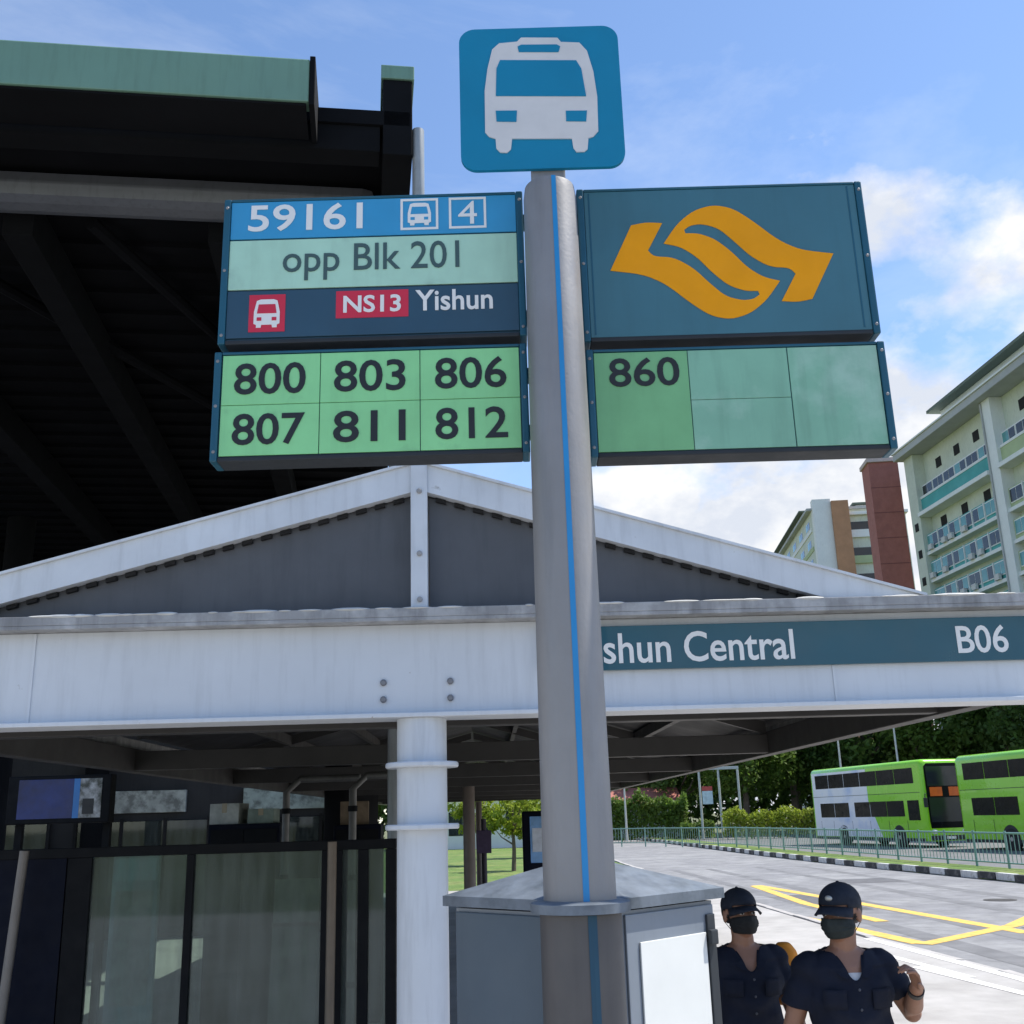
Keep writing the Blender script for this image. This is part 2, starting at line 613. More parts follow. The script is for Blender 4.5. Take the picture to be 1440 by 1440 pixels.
# pictogram plate
plate = []
x0, x1, z0, z1, rr_ = -0.083, 0.254, 3.272, 3.616, 0.034
for cx, cz, a0 in ((x1 - rr_, z1 - rr_, 0), (x0 + rr_, z1 - rr_, 90), (x0 + rr_, z0 + rr_, 180), (x1 - rr_, z0 + rr_, 270)):
    for k in range(9):
        a = R(a0 + k * 90 / 8)
        plate.append((cx + rr_ * math.cos(a), cz + rr_ * math.sin(a)))
pl = lo(MB().prism(plate, 1.9, 1.909)).build('pictogram_plate', blue_p, stop, True)
pl['label'] = 'blue square plate with rounded corners on top of the pole'
BODY = [(-0.032, 3.36), (-0.031, 3.46), (-0.024, 3.514), (-0.013, 3.562), (0.002, 3.577), (0.04, 3.58), (0.049, 3.59), (0.126, 3.587), (0.133, 3.576), (0.172, 3.573), (0.187, 3.552), (0.198, 3.5), (0.203, 3.438), (0.201, 3.355), (0.19, 3.342), (0.18, 3.339), (0.177, 3.313), (0.17, 3.307), (0.154, 3.307), (0.148, 3.317), (0.146, 3.339), (0.023, 3.343), (0.02, 3.318), (0.012, 3.31), (-0.002, 3.311), (-0.01, 3.321), (-0.011, 3.344), (-0.024, 3.349)]
lo(MB().prism(BODY, 1.8975, 1.8999)).build('bus_pictogram', whit_g, pl)
for q in ([(0.041, 3.567), (0.049, 3.571), (0.124, 3.569), (0.131, 3.564), (0.127, 3.55), (0.043, 3.553)],
          [(-0.008, 3.446), (-0.005, 3.514), (0.003, 3.534), (0.163, 3.528), (0.173, 3.507), (0.18, 3.439)],
          [(-0.009, 3.41), (0.035, 3.409), (0.033, 3.382), (-0.008, 3.384)],
          [(0.136, 3.405), (0.18, 3.404), (0.177, 3.378), (0.136, 3.38)]):
    lo(MB().prism(q, 1.8962, 1.8974)).build('pictogram_window', blue_p, pl)
lo(MB().box(0.06, 0.13, 1.9095, 1.935, 3.18, 3.45, 0.004)).build('plate_bracket', steel, stop)
lo(MB().box(-0.04, 0.21, 1.9095, 1.925, 3.53, 3.56, 0.002)).build('stiffener', steel, stop)


def sign_box(name, xa, xb, za, zb, label, face):
    """hollow-looking aluminium sign box: end caps, top and bottom rails, recessed face"""
    root = lo(MB().box(xa + 0.012, xb - 0.012, 1.952, 2.0, za + 0.006, zb - 0.004)).build(name, face, stop)
    root['label'] = label
    for a, b in ((xa, xa + 0.0145), (xb - 0.0145, xb)):
        ec = lo(MB().box(a, b, 1.944, 2.004, za, zb, 0.003)).build('end_cap', teal_f, root)
        for zz in (za + 0.02, (za + zb) / 2, zb - 0.02):
            lo(MB().ell(((a + b) / 2, 1.9438, zz), (0.0035, 0.0014, 0.0035), 8, 6)).build('screw', steel, ec)
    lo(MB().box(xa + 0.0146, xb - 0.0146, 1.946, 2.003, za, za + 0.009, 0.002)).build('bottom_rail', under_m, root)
    lo(MB().box(xa + 0.0146, xb - 0.0146, 1.946, 2.003, zb - 0.006, zb, 0.002)).build('top_rail', teal_f, root)
    for zz in (za + 0.05, zb - 0.06):
        inner = xb if xb < PX + 0.02 else xa
        a, b = (inner, PX - 0.03) if xb < PX + 0.02 else (PX + 0.03, inner)
        if b > a:
            lo(MB().box(a, b, 1.955, 1.985, zz - 0.012, zz + 0.012, 0.002)).build('bracket', teal_f, root)
    return root


A = sign_box('sign_box', -0.577, 0.041, 2.922, 3.25, 'upper left sign box with stop number 59161 and stop name', navy_p)
lo(MB().box(-0.562, 0.026, 1.9475, 1.9515, 3.158, 3.2435, 0.001)).build('stop_number_strip', sky_p, A)
lo(MB().box(-0.562, 0.026, 1.9475, 1.9515, 3.043, 3.1545, 0.001)).build('stop_name_strip', mint_p, A)
lo(MB().box(-0.562, 0.026, 1.9475, 1.9515, 2.936, 3.0395, 0.001)).build('station_strip', navy_p, A)


def ltext(body, x0, x1, z0, z1, m, par, bold=0.0, y=1.9472):
    o = text(body, x0 - PX, x1 - PX, z0, z1, y - PY, m, par, bold)
    return o


ltext('59161', -0.526, -0.29, 3.174, 3.236, white_i, A, 0.012)


def outline_box(x0, x1, z0, z1, t, m, par, y=1.9472):
    mb = MB()
    for a, b, c, d in ((x0, x1, z1 - t, z1), (x0, x1, z0, z0 + t), (x0, x0 + t, z0 + t, z1 - t), (x1 - t, x1, z0 + t, z1 - t)):
        mb.box(a, b, y - 0.001, y, c, d)
    return lo(mb).build('symbol_frame', m, par)


def mini_bus(cx, z0, w, h, m, hole, par, y=1.9472):
    def q(pts, ya, yb, name, mm):
        lo(MB().prism([(cx + u * w, z0 + v * h) for u, v in pts], ya, yb)).build(name, mm, par)
    q([(-.5, .14), (-.5, .55), (-.4, .95), (-.25, 1), (.25, 1), (.4, .95), (.5, .55), (.5, .14), (.4, .1), (.4, 0), (.22, 0), (.2, .1), (-.2, .1), (-.22, 0), (-.4, 0), (-.4, .1)], y - 0.001, y, 'bus_symbol', m)
    q([(-.38, .5), (-.32, .82), (.32, .82), (.38, .5)], y - 0.0016, y - 0.0011, 'symbol_window', hole)
    q([(-.38, .24), (-.38, .36), (-.2, .36), (-.2, .24)], y - 0.0016, y - 0.0011, 'symbol_window', hole)
    q([(.2, .24), (.2, .36), (.38, .36), (.38, .24)], y - 0.0016, y - 0.0011, 'symbol_window', hole)


outline_box(-0.212, -0.134, 3.168, 3.24, 0.005, white_i, A)
mini_bus(-0.173, 3.178, 0.048, 0.052, white_i, sky_p, A)
outline_box(-0.112, -0.035, 3.168, 3.24, 0.005, white_i, A)
ltext('4', -0.093, -0.054, 3.178, 3.231, white_i, A, 0.0)
ltext('opp Blk 201', -0.452, -0.092, 3.060, 3.141, inkg, A, 0.004)
lo(MB().box(-0.517, -0.444, 1.9466, 1.9473, 2.948, 3.03)).build('red_symbol_tile', red_p, A)
mini_bus(-0.4805, 2.957, 0.052, 0.062, white_i, red_p, A, 1.9464)
lo(MB().box(-0.342, -0.196, 1.9466, 1.9473, 2.973, 3.033)).build('station_code_tile', red_p, A)
ltext('NS13', -0.327, -0.211, 2.984, 3.022, white_i, A, 0.02, 1.9464)
ltext('Yishun', -0.182, -0.026, 2.984, 3.03, white_i, A, 0.016)

Bx = sign_box('sign_box', -0.581, 0.039, 2.676, 2.906, 'lower left sign box with six green bus route tiles', navy_p)
XS = [-0.565, -0.3705, -0.1735, 0.0235]
ZS = [2.687, 2.7925, 2.899]
GMESH = {}
for r_i, row in enumerate((('807', '811', '812'), ('800', '803', '806'))):
    for c_i, num in enumerate(row):
        a, b = XS[c_i] + 0.0008, XS[c_i + 1] - 0.0008
        c, d = ZS[r_i] + 0.0006, ZS[r_i + 1] - 0.0006
        t_ = lo(MB().box(a, b, 1.9475, 1.9515, c, d, 0.0008)).build('route_tile', green_p, Bx)
        xo = (-0.540, -0.343, -0.144)[c_i]
        ltext(num, xo, xo + 0.141, c + 0.021, d - 0.018, ink, Bx, 0.012)

Cx = sign_box('sign_box', 0.153, 0.744, 2.905, 3.25, 'upper right teal sign box with an orange ribbon logo', teal_p)
lo(MB().box(0.168, 0.729, 1.9475, 1.9515, 2.9145, 3.2435, 0.001)).build('logo_face', teal_p, Cx)
lo(MB().box(0.176, 0.179, 1.9468, 1.9473, 2.92, 3.24)).build('seam', teal_f, Cx)
lo(MB().box(0.712, 0.715, 1.9468, 1.9473, 2.92, 3.24)).build('seam', teal_f, Cx)
LOGO = [(0.214, 3.061), (0.279, 3.051), (0.324, 3.028), (0.373, 2.982), (0.41, 2.954), (0.449, 2.945), (0.489, 2.957), (0.524, 2.985), (0.555, 3.027), (0.523, 3.036), (0.492, 3.059), (0.462, 3.097), (0.431, 3.126), (0.399, 3.14), (0.372, 3.141), (0.37, 3.149), (0.383, 3.159), (0.407, 3.162), (0.44, 3.151), (0.467, 3.123), (0.501, 3.084), (0.538, 3.059), (0.577, 3.056), (0.588, 3.042), (0.554, 2.982), (0.586, 2.979), (0.616, 2.985), (0.669, 3.085), (0.604, 3.095), (0.56, 3.119), (0.511, 3.166), (0.473, 3.196), (0.433, 3.205), (0.392, 3.193), (0.356, 3.163), (0.326, 3.119), (0.359, 3.111), (0.391, 3.087), (0.421, 3.049), (0.451, 3.02), (0.483, 3.007), (0.509, 3.006), (0.511, 2.998), (0.498, 2.988), (0.475, 2.986), (0.443, 2.996), (0.415, 3.024), (0.382, 3.062), (0.344, 3.087), (0.304, 3.09), (0.293, 3.104), (0.326, 3.166), (0.293, 3.169), (0.262, 3.163)]


def smooth_poly(p, sharp=25):
    """two rounds of corner cutting that leave real corners alone"""
    for _ in range(2):
        out = []
        n = len(p)
        for i in range(n):
            a, b, c = Vector(p[i - 1]), Vector(p[i]), Vector(p[(i + 1) % n])
            ang = math.degrees((b - a).angle(c - b, 0))
            if ang > 48:
                out.append(tuple(b))
            else:
                out.append(tuple(b.lerp(a, 0.22)))
                out.append(tuple(b.lerp(c, 0.22)))
        p = out
    return p


lo(MB().prism(smooth_poly(LOGO), 1.9462, 1.9474)).build('logo', orange_p, Cx)

Dx = sign_box('sign_box', 0.155, 0.747, 2.662, 2.888, 'lower right sign box with one route tile and blank faded tiles', teal_p)
for a, b, c, d, mm in ((0.171, 0.3555, 2.673, 2.8805, green_d), (0.3570, 0.5525, 2.776, 2.8805, pale_p), (0.3570, 0.5525, 2.673, 2.775, pale_p),
                       (0.5545, 0.731, 2.673, 2.8805, pale_p)):
    lo(MB().box(a, b, 1.9475, 1.9515, c, d, 0.0008)).build('route_tile', mm, Dx)
ltext('860', 0.199, 0.338, 2.807, 2.868, ink, Dx, 0.012)

# ------------------------------------------------------------------ information kiosk round the foot of the pole
kio_b = mat('kiosk_blue_grey', (0.075, 0.105, 0.135), 0.45, 0.3, var=0.12, vscale=3, streak=0.12)
kio_g = mat('kiosk_light_grey', (0.22, 0.25, 0.29), 0.45, 0.3, var=0.1, vscale=3, streak=0.12)
kio_c = mat('kiosk_cap_grey', (0.15, 0.175, 0.205), 0.55, 0.3, var=0.3, vscale=14, col2=(0.10, 0.12, 0.14), c2scale=11)
paper = mat('notice_paper', (0.70, 0.71, 0.68), 0.5, var=0.04, vscale=8)
rub = mat('dark_gasket', (0.02, 0.025, 0.03), 0.6, var=0.1)
KX, KY, KS = 0.112, 2.115, 0.168
kio = thing('information_kiosk', 'blue grey notice cabinet with sloping cap around the pole foot', 'kiosk', (KX, KY, 0), R(45))
# local axes: -x is the left face's direction, -y the right face's direction after the 45 degree turn
MB().prism([(-KS, -KS + 0.075), (-KS + 0.075, -KS), (KS, -KS), (KS, KS), (-KS, KS)][:], 0.12, 1.842, 'z').build('cabinet', kio_g, kio)
MB().box(-KS - 0.006, -KS - 0.0005, -KS + 0.077, KS - 0.004, 0.16, 1.836, 0.002).build('side_panel', kio_b, kio)
MB().box(-KS + 0.08, KS - 0.003, -KS - 0.005, -KS - 0.0005, 0.16, 1.836, 0.002).build('notice_frame', kio_g, kio)
MB().box(-KS + 0.112, KS - 0.035, -KS - 0.009, -KS - 0.0055, 0.55, 1.79, 0.001).build('notice_sheet', paper, kio)
MB().box(KS - 0.03, KS - 0.006, -KS - 0.010, -KS - 0.0055, 0.2, 1.82, 0.002).build('hinge_strip', rub, kio)
MB().box(KS - 0.034, KS - 0.012, -KS - 0.02, -KS - 0.0105, 1.768, 1.794, 0.003).build('lock', rub, kio)
# cap: chamfered square skirt, then four slopes rising to a small flat top
e = KS + 0.018
ring0 = [(-e, -e + 0.085), (-e + 0.085, -e), (e, -e), (e, e), (-e, e)]
h = 0.03
ring2 = [(-h, -h + 0.01), (-h + 0.01, -h), (h, -h), (h, h), (-h, h)]
vs_ = [(x, y, 1.846) for x, y in ring0] + [(x, y, 1.864) for x, y in ring0] + [(x, y, 1.918) for x, y in ring2]
fs_ = [tuple(range(5))[::-1], (10, 11, 12, 13, 14)]
for i in range(5):
    j = (i + 1) % 5
    fs_ += [(i, j, j + 5, i + 5), (i + 5, j + 5, j + 10, i + 10)]
MB().add(vs_, fs_).build('cap', kio_c, kio)
MB().box(-KS + 0.02, KS - 0.02, -KS + 0.02, KS - 0.02, 0.0, 0.12).build('plinth', rub, kio)
MB().lathe([(0.0665, 1.846), (0.084, 1.847), (0.084, 1.862), (0.0665, 1.866)], *(Matrix.Rotation(R(-45), 2) @ Vector((PX - KX, PY - KY))), 32).build('collar', kio_c, kio, True)

# ------------------------------------------------------------------ bus shelter (gable end faces the camera, roof runs away)
beam_m = mat('painted_beam', (0.62, 0.65, 0.685), 0.5, 0.0, var=0.08, vscale=1.1, streak=0.10, bump=0.05, bscale=60, col2=(0.30, 0.27, 0.24), c2scale=16, c2thr=(0.70, 0.76))
gut_m = mat('gutter_grey', (0.30, 0.30, 0.30), 0.6, var=0.2, vscale=4, streak=0.3, col2=(0.42, 0.42, 0.42), c2scale=9)
gab_m = mat('gable_infill', (0.085, 0.09, 0.10), 0.55, var=0.12, vscale=3, streak=0.15)
trim_m = mat('rake_trim', (0.62, 0.65, 0.68), 0.5, 0.1, var=0.09, vscale=3, streak=0.14, col2=(0.34, 0.34, 0.33), c2scale=14, c2thr=(0.68, 0.75))
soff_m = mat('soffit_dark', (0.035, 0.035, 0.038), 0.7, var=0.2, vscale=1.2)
raft_m = mat('rafter_grey', (0.05, 0.047, 0.045), 0.6, var=0.15, vscale=2)
dark_m = mat('dark_void', (0.008, 0.008, 0.009), 0.8, var=0)
col_m = mat('column_paint', (0.60, 0.63, 0.665), 0.42, 0.0, var=0.06, vscale=2, streak=0.15, col2=(0.33, 0.31, 0.29), c2scale=18, c2thr=(0.71, 0.77))
name_m = mat('name_board_teal', (0.006, 0.085, 0.125), 0.35, var=0.08, vscale=3, coat=0.2)
roof_m = mat('roof_sheet', (0.30, 0.32, 0.34), 0.5, 0.3, var=0.12, vscale=2)

SX, SY = -0.405, 4.5
SH = thing('bus_shelter', 'long gabled bus shelter with white end beam and teal name board', 'bus shelter', (SX, SY, 0), R(1.6))
XL, XR, LEN = -2.66, 2.66, 27.0


def zl(x):       # top of the rake at local x
    return 3.515 - (0.262 * -x if x < 0 else 0.300 * x)


MB().box(XL, XR, 0.0, 0.012, 2.43, 2.805, 0.002).box(XL, XR, -0.05, 0.16, 2.412, 2.43, 0.003).build('end_beam', beam_m, SH)
mb = MB().box(XL - 0.02, XR + 0.02, -0.085, 0.10, 2.806, 2.822, 0.002).box(XL - 0.02, XR + 0.02, -0.085, -0.072, 2.8225, 2.862, 0.003)
mb.build('gutter', gut_m, SH)
mb = MB()
for i in range(46):                       # lumps of old sealant along the gutter lip
    x = rnd.uniform(XL, XR)
    mb.ell((x, -0.078, 2.861), (rnd.uniform(0.02, 0.09), 0.012, rnd.uniform(0.003, 0.009)), 10, 6)
o = mb.build('sealant', mat('sealant_white', (0.55, 0.55, 0.53), 0.7, var=0.2), SH, True)
o['kind'] = 'stuff'
# gable infill, one sheet each side of the king post
for s in (-1, 1):
    poly = [(s * 0.04, 2.823), (s * 0.04, zl(s * 0.04) - 0.13), (s * 2.25, zl(s * 2.25) - 0.13 if zl(s * 2.25) - 0.13 > 2.826 else 2.826), (s * 2.25, 2.823)]
    MB().prism(poly, 0.02, 0.03).build('gable_panel', gab_m, SH)
    # sheet edges showing as a row of dark gaps under the trim
    mb = MB()
    x = 0.07
    while zl(s * x) - 0.15 > 2.83:
        z = zl(s * x) - 0.128
        dz = (zl(s * (x + 0.042)) - 0.128) - z
        mb.prism([(s * x, z), (s * (x + 0.045), z + dz), (s * (x + 0.045), z + dz - 0.017), (s * x, z - 0.017)], -0.004, 0.019)
        x += 0.082
    o = mb.build('profile_gap', dark_m, SH)
    o['kind'] = 'stuff'
    # rake trim: a folded capping
    k_ = 0.262 if s < 0 else 0.300
    q = (3.515 - 2.8635) / k_
    q2 = q - 0.125 / k_
    MB().prism([(0, zl(0)), (s * q, 2.8635), (s * q2, 2.8635), (0, zl(0) - 0.125)], -0.045, 0.012).prism(
        [(0, zl(0) + 0.012), (s * q, 2.8755), (s * q, 2.864), (0, zl(0) + 0.0005)], -0.06, 0.16).build('rake_trim', trim_m, SH)
    # roof sheet with standing ribs, soffit lining, eave beam
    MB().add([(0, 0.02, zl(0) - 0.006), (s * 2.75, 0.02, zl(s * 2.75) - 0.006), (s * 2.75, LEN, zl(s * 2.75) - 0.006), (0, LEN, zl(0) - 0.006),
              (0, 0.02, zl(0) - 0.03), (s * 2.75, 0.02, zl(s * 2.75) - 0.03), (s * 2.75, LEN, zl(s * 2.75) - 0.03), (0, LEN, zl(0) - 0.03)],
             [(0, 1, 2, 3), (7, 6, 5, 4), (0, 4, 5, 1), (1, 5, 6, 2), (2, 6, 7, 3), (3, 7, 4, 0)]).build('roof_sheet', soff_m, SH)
    MB().box(s * 2.60 - 0.05, s * 2.60 + 0.05, 0.2, LEN, 2.44, 2.62, 0.006).build('eave_beam', raft_m, SH)
    MB().box(s * 2.74 - 0.07, s * 2.74 + 0.07, 0.02, LEN, 2.60, 2.72, 0.01).build('eave_gutter', gut_m, SH)
    for k, u in enumerate((0.65, 1.3, 1.95)):
        MB().box(s * u - 0.03, s * u + 0.03, 0.2, LEN, zl(s * u) - 0.15, zl(s * u) - 0.05).build('purlin', raft_m, SH)
MB().box(-0.036, 0.036, -0.06, 0.018, 2.823, 3.50, 0.004).build('king_post', trim_m, SH)
mb = MB()
for z in (2.90, 3.10, 3.38):
    mb.lathe([(0.012, 0), (0.012, 0.008), (0.008, 0.011)], 0, 0, 10)
    k = len(mb.v) - 30
    mb.v[k:] = [(x + 0.002, -0.06 - zz, y + z) for x, y, zz in mb.v[k:]]
mb.build('bolt', gut_m, SH)
for k in range(8):                        # portal frames along the roof
    y = 0.9 + k * 3.4
    MB().box(XL + 0.1, XR - 0.1, y, y + 0.1, 2.45, 2.60, 0.005).build('tie_beam', raft_m, SH)
    for s in (-1, 1):
        MB().prism([(s * 0.02, zl(0) - 0.06), (s * 2.55, zl(s * 2.55) - 0.05), (s * 2.55, zl(s * 2.55) - 0.15), (s * 0.02, zl(0) - 0.17)], y + 0.02, y + 0.08).build('rafter', raft_m, SH)
# bolts on the end beam above the column
bolt = MB().lathe([(0.014, 0), (0.014, 0.008), (0.009, 0.013)], 0, 0, 10)
bolt.v = [(x, -zz, y) for x, y, zz in bolt.v]
bme = bolt.mesh('bolt')
bme.materials.append(mat('bolt_steel', (0.22, 0.22, 0.23), 0.5, 0.5, var=0.1))
for x in (-0.155, 0.125):
    for z in (2.49, 2.56):
        o = bpy.data.objects.new('bolt', bme)
        C.objects.link(o)
        o.parent = SH
        o.location = (x, -0.001, z)
for x in (-1.62, 1.75):
    sp_ = MB().box(x - 0.006, x + 0.006, -0.006, -0.0005, 2.432, 2.585 if x > 0 else 2.803, 0.001).build('joint_cover', beam_m, SH)
# front column with two collars, then slimmer brown columns further back
colu = MB().lathe([(0.104, 0.0), (0.104, 2.411)], 0.0, 0.07, 40).build('column', col_m, SH, True)
colu['label'] = 'pale grey round column with two collars under the gable'
for z in (1.976, 2.222):
    MB().lathe([(0.105, z - 0.011), (0.148, z - 0.011), (0.152, z - 0.006), (0.152, z + 0.006), (0.148, z + 0.011), (0.105, z + 0.011)], 0.0, 0.07, 40).build('collar', col_m, colu, True)
brown_m = mat('brown_post', (0.16, 0.13, 0.11), 0.55, var=0.15, vscale=3, streak=0.2)
for y in (11.2, 25.0):
    MB().lathe([(0.085, 0.0), (0.085, 2.449)], -0.02, y + 0.05, 24).build('column', brown_m, SH, True)
# name board on the end beam
NBx = MB().box(0.505, XR, -0.024, -0.001, 2.586, 2.772, 0.002).build('name_board', name_m, SH)
NBx['label'] = 'dark teal name board with white street name and route number'
text('Yishun Central', 0.635, 1.585, 2.612, 2.742, -0.0245, white_i, NBx, 0.012, depth=0.002)
text('B06', 2.285, 2.505, 2.618, 2.737, -0.0245, white_i, NBx, 0.012, depth=0.002)

# ------------------------------------------------------------------ tall dark canopy at the upper left, with a building wall behind
green_f = mat('fascia_green', (0.16, 0.29, 0.215), 0.5, 0.1, var=0.08, vscale=0.8, streak=0.12)
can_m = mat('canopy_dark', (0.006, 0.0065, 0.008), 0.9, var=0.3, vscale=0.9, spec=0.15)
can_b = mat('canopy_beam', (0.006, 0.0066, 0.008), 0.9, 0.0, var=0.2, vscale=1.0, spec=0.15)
can_g = mat('canopy_gutter', (0.17, 0.18, 0.20), 0.45, 0.3, var=0.15, vscale=1.0, streak=0.2)
pipe_m = mat('downpipe_grey', (0.30, 0.33, 0.35), 0.5, 0.2, var=0.1, streak=0.2)
CA = thing('station_canopy', 'tall dark canopy roof with green fascia at upper left', 'canopy', (-0.66, 6.88, 0), R(8.0))
ZB = 7.0
CW, CD = 16.0, 16.0
MB().box(-CW, -0.74, -0.42, -0.30, ZB - 0.15, ZB + 0.20, 0.01).build('fascia', green_f, CA)
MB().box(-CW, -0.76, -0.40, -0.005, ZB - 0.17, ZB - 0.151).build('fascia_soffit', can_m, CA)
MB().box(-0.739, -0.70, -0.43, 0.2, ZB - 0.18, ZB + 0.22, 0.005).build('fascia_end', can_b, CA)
for k in range(1, 5):
    MB().box(-0.76 - k * 2.4, -0.75 - k * 2.4, -0.424, -0.4205, ZB - 0.145, ZB + 0.195).build('fascia_joint', mat('joint_green', (0.08, 0.15, 0.11), 0.6, var=0.1), CA)
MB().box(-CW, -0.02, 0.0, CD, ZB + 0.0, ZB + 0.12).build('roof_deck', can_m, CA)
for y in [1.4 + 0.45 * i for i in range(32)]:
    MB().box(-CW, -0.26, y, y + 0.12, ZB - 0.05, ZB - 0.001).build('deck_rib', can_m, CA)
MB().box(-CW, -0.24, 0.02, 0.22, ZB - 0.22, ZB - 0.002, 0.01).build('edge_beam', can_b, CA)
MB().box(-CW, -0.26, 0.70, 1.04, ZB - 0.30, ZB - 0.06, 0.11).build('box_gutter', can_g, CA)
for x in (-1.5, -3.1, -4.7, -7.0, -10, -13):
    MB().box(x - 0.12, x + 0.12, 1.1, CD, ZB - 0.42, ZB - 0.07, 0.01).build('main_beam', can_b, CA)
for xa, xb in ((-4.3, -1.0), (-7.6, -4.6), (-2.6, -0.4)):
    a = Vector((xa, 1.3, ZB - 0.16))
    b = Vector((xb, 7.5, ZB - 0.16))
    MB().tube([a, b], 0.06, 8).build('brace', can_b, CA)
# end upstand with its green capping and the pale pipe outside it
MB().box(-0.22, 0.0, 0.0, 4.5, ZB - 0.25, ZB + 0.40, 0.008).build('end_beam', can_b, CA)
MB().box(-0.235, 0.015, -0.015, 4.5, ZB + 0.401, ZB + 0.52, 0.006).build('end_capping', green_f, CA)
MB().tube([(0.045, 0.05, ZB + 0.0), (0.045, 0.05, ZB - 0.9), (0.02, 0.3, ZB - 1.3), (-0.1, 1.2, ZB - 1.5), (-0.1, 1.2, 0.0)], 0.045, 14).build('downpipe', pipe_m, CA, True)
for x in (-0.4, -5.2, -10.0):
    MB().lathe([(0.2, 0.0), (0.2, ZB - 0.44)], x - 0.3, 9.5, 24).build('canopy_column', can_b, CA, True)
    MB().lathe([(0.22, 0.0), (0.22, ZB - 0.001)], x - 0.3, CD - 0.6, 24).build('canopy_column', can_b, CA, True)

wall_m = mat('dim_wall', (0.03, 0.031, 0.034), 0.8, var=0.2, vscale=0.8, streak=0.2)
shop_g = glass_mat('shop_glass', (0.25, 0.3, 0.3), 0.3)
SB = thing('station_building', 'dim single row of shopfronts under the dark canopy', 'building', (-0.66, 6.88, 0), R(8.0))
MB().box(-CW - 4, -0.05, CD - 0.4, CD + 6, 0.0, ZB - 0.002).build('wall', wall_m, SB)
sig_c = [(0.35, 0.42, 0.38), (0.42, 0.45, 0.42), (0.30, 0.34, 0.24), (0.4, 0.42, 0.45)]
for i in range(5):
    xc = -1.6 - i * 3.0
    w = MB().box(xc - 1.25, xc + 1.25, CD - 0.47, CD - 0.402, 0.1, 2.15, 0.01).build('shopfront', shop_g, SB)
    for dx in (-1.25, -0.4, 0.42, 1.25):
        MB().box(xc + dx - 0.03, xc + dx + 0.03, CD - 0.51, CD - 0.475, 0.05, 2.2).build('mullion', dark_m, w)
    sgm = mat('shop_sign_%d' % (i % 4), sig_c[i % 4], 0.5, var=0.3, vscale=4, col2=tuple(c * 0.4 for c in sig_c[i % 4]), c2scale=5)
    MB().box(xc - 1.1, xc + 1.0 - 0.2 * (i % 3), CD - 0.55, CD - 0.403, 2.3, 2.72, 0.01).build('shop_sign', sgm, SB)

# ------------------------------------------------------------------ glass wind screen and things standing behind it
gl_s = glass_mat('screen_glass', (0.55, 0.66, 0.62), 0.42)
fr_m = mat('screen_frame', (0.006, 0.007, 0.009), 0.65, 0.0, var=0.15, spec=0.15)
navy_m = mat('dark_navy_paint', (0.003, 0.005, 0.014), 0.65, var=0.15, spec=0.15)
GS = thing('glass_screen', 'black framed glass wind screen behind the round column', 'glass screen', (-1.9, 6.5, 0), 0)
MB().box(-1.25, 1.17, -0.03, 0.03, 1.85, 1.905, 0.004).build('top_rail', fr_m, GS)
MB().box(-1.25, 1.17, -0.03, 0.03, 0.05, 0.14, 0.004).build('bottom_rail', fr_m, GS)
for x, w in ((-0.66, 0.07), (-0.02, 0.022), (0.80, 0.06), (0.98, 0.03), (1.14, 0.03)):
    MB().box(x - w, x + w, -0.025, 0.025, 0.0, 1.849, 0.003).build('upright', fr_m, GS)
for a, b in ((-0.59, -0.042), (0.002, 0.74), (0.86, 0.95), (1.01, 1.11)):
    MB().box(a, b, -0.005, 0.005, 0.141, 1.849).build('pane', gl_s, GS)
MB().box(-1.25, -0.74, -0.02, 0.02, 0.141, 1.849).build('dark_panel', navy_m, GS)
for s, nm in (((-2.81, 6.3), 'pale'), ((-1.07, 6.3), 'brown')):
    pm = mat('pole_' + nm, (0.20, 0.185, 0.17) if nm == 'pale' else (0.17, 0.135, 0.10), 0.5, 0.2, var=0.1, streak=0.2)
    lean = -0.10 if nm == 'pale' else 0.0
    o = MB().tube([(lean, 0, 0), (0, 0, 1.9)], 0.026, 12).build('thin_pole', pm, None, True)
    o.location = (s[0], s[1], 0)
    tag(o, 'thin pale leaning pole at far left before the navy panel' if nm == 'pale' else 'thin brown pole before the glass screen near the round column', 'pole')

stand_m = mat('pale_blue_board', (0.32, 0.45, 0.48), 0.5, var=0.25, vscale=5, streak=0.3)
ST = thing('notice_stand', 'pale blue notice stand seen through the left glass pane', 'notice stand', (-3.3, 9.6, 0), R(8))
MB().box(-0.19, 0.19, -0.05, 0.05, 0.0, 1.78, 0.01).build('cabinet', stand_m, ST)
MB().box(-0.17, 0.17, -0.056, -0.0505, 1.58, 1.76, 0.002).build('header', mat('header_cyan', (0.40, 0.62, 0.66), 0.4, var=0.1), ST)
MB().box(-0.15, 0.15, -0.056, -0.0505, 0.6, 1.5, 0.002).build('poster', mat('poster_grey', (0.34, 0.38, 0.36), 0.5, var=0.4, vscale=9), ST)

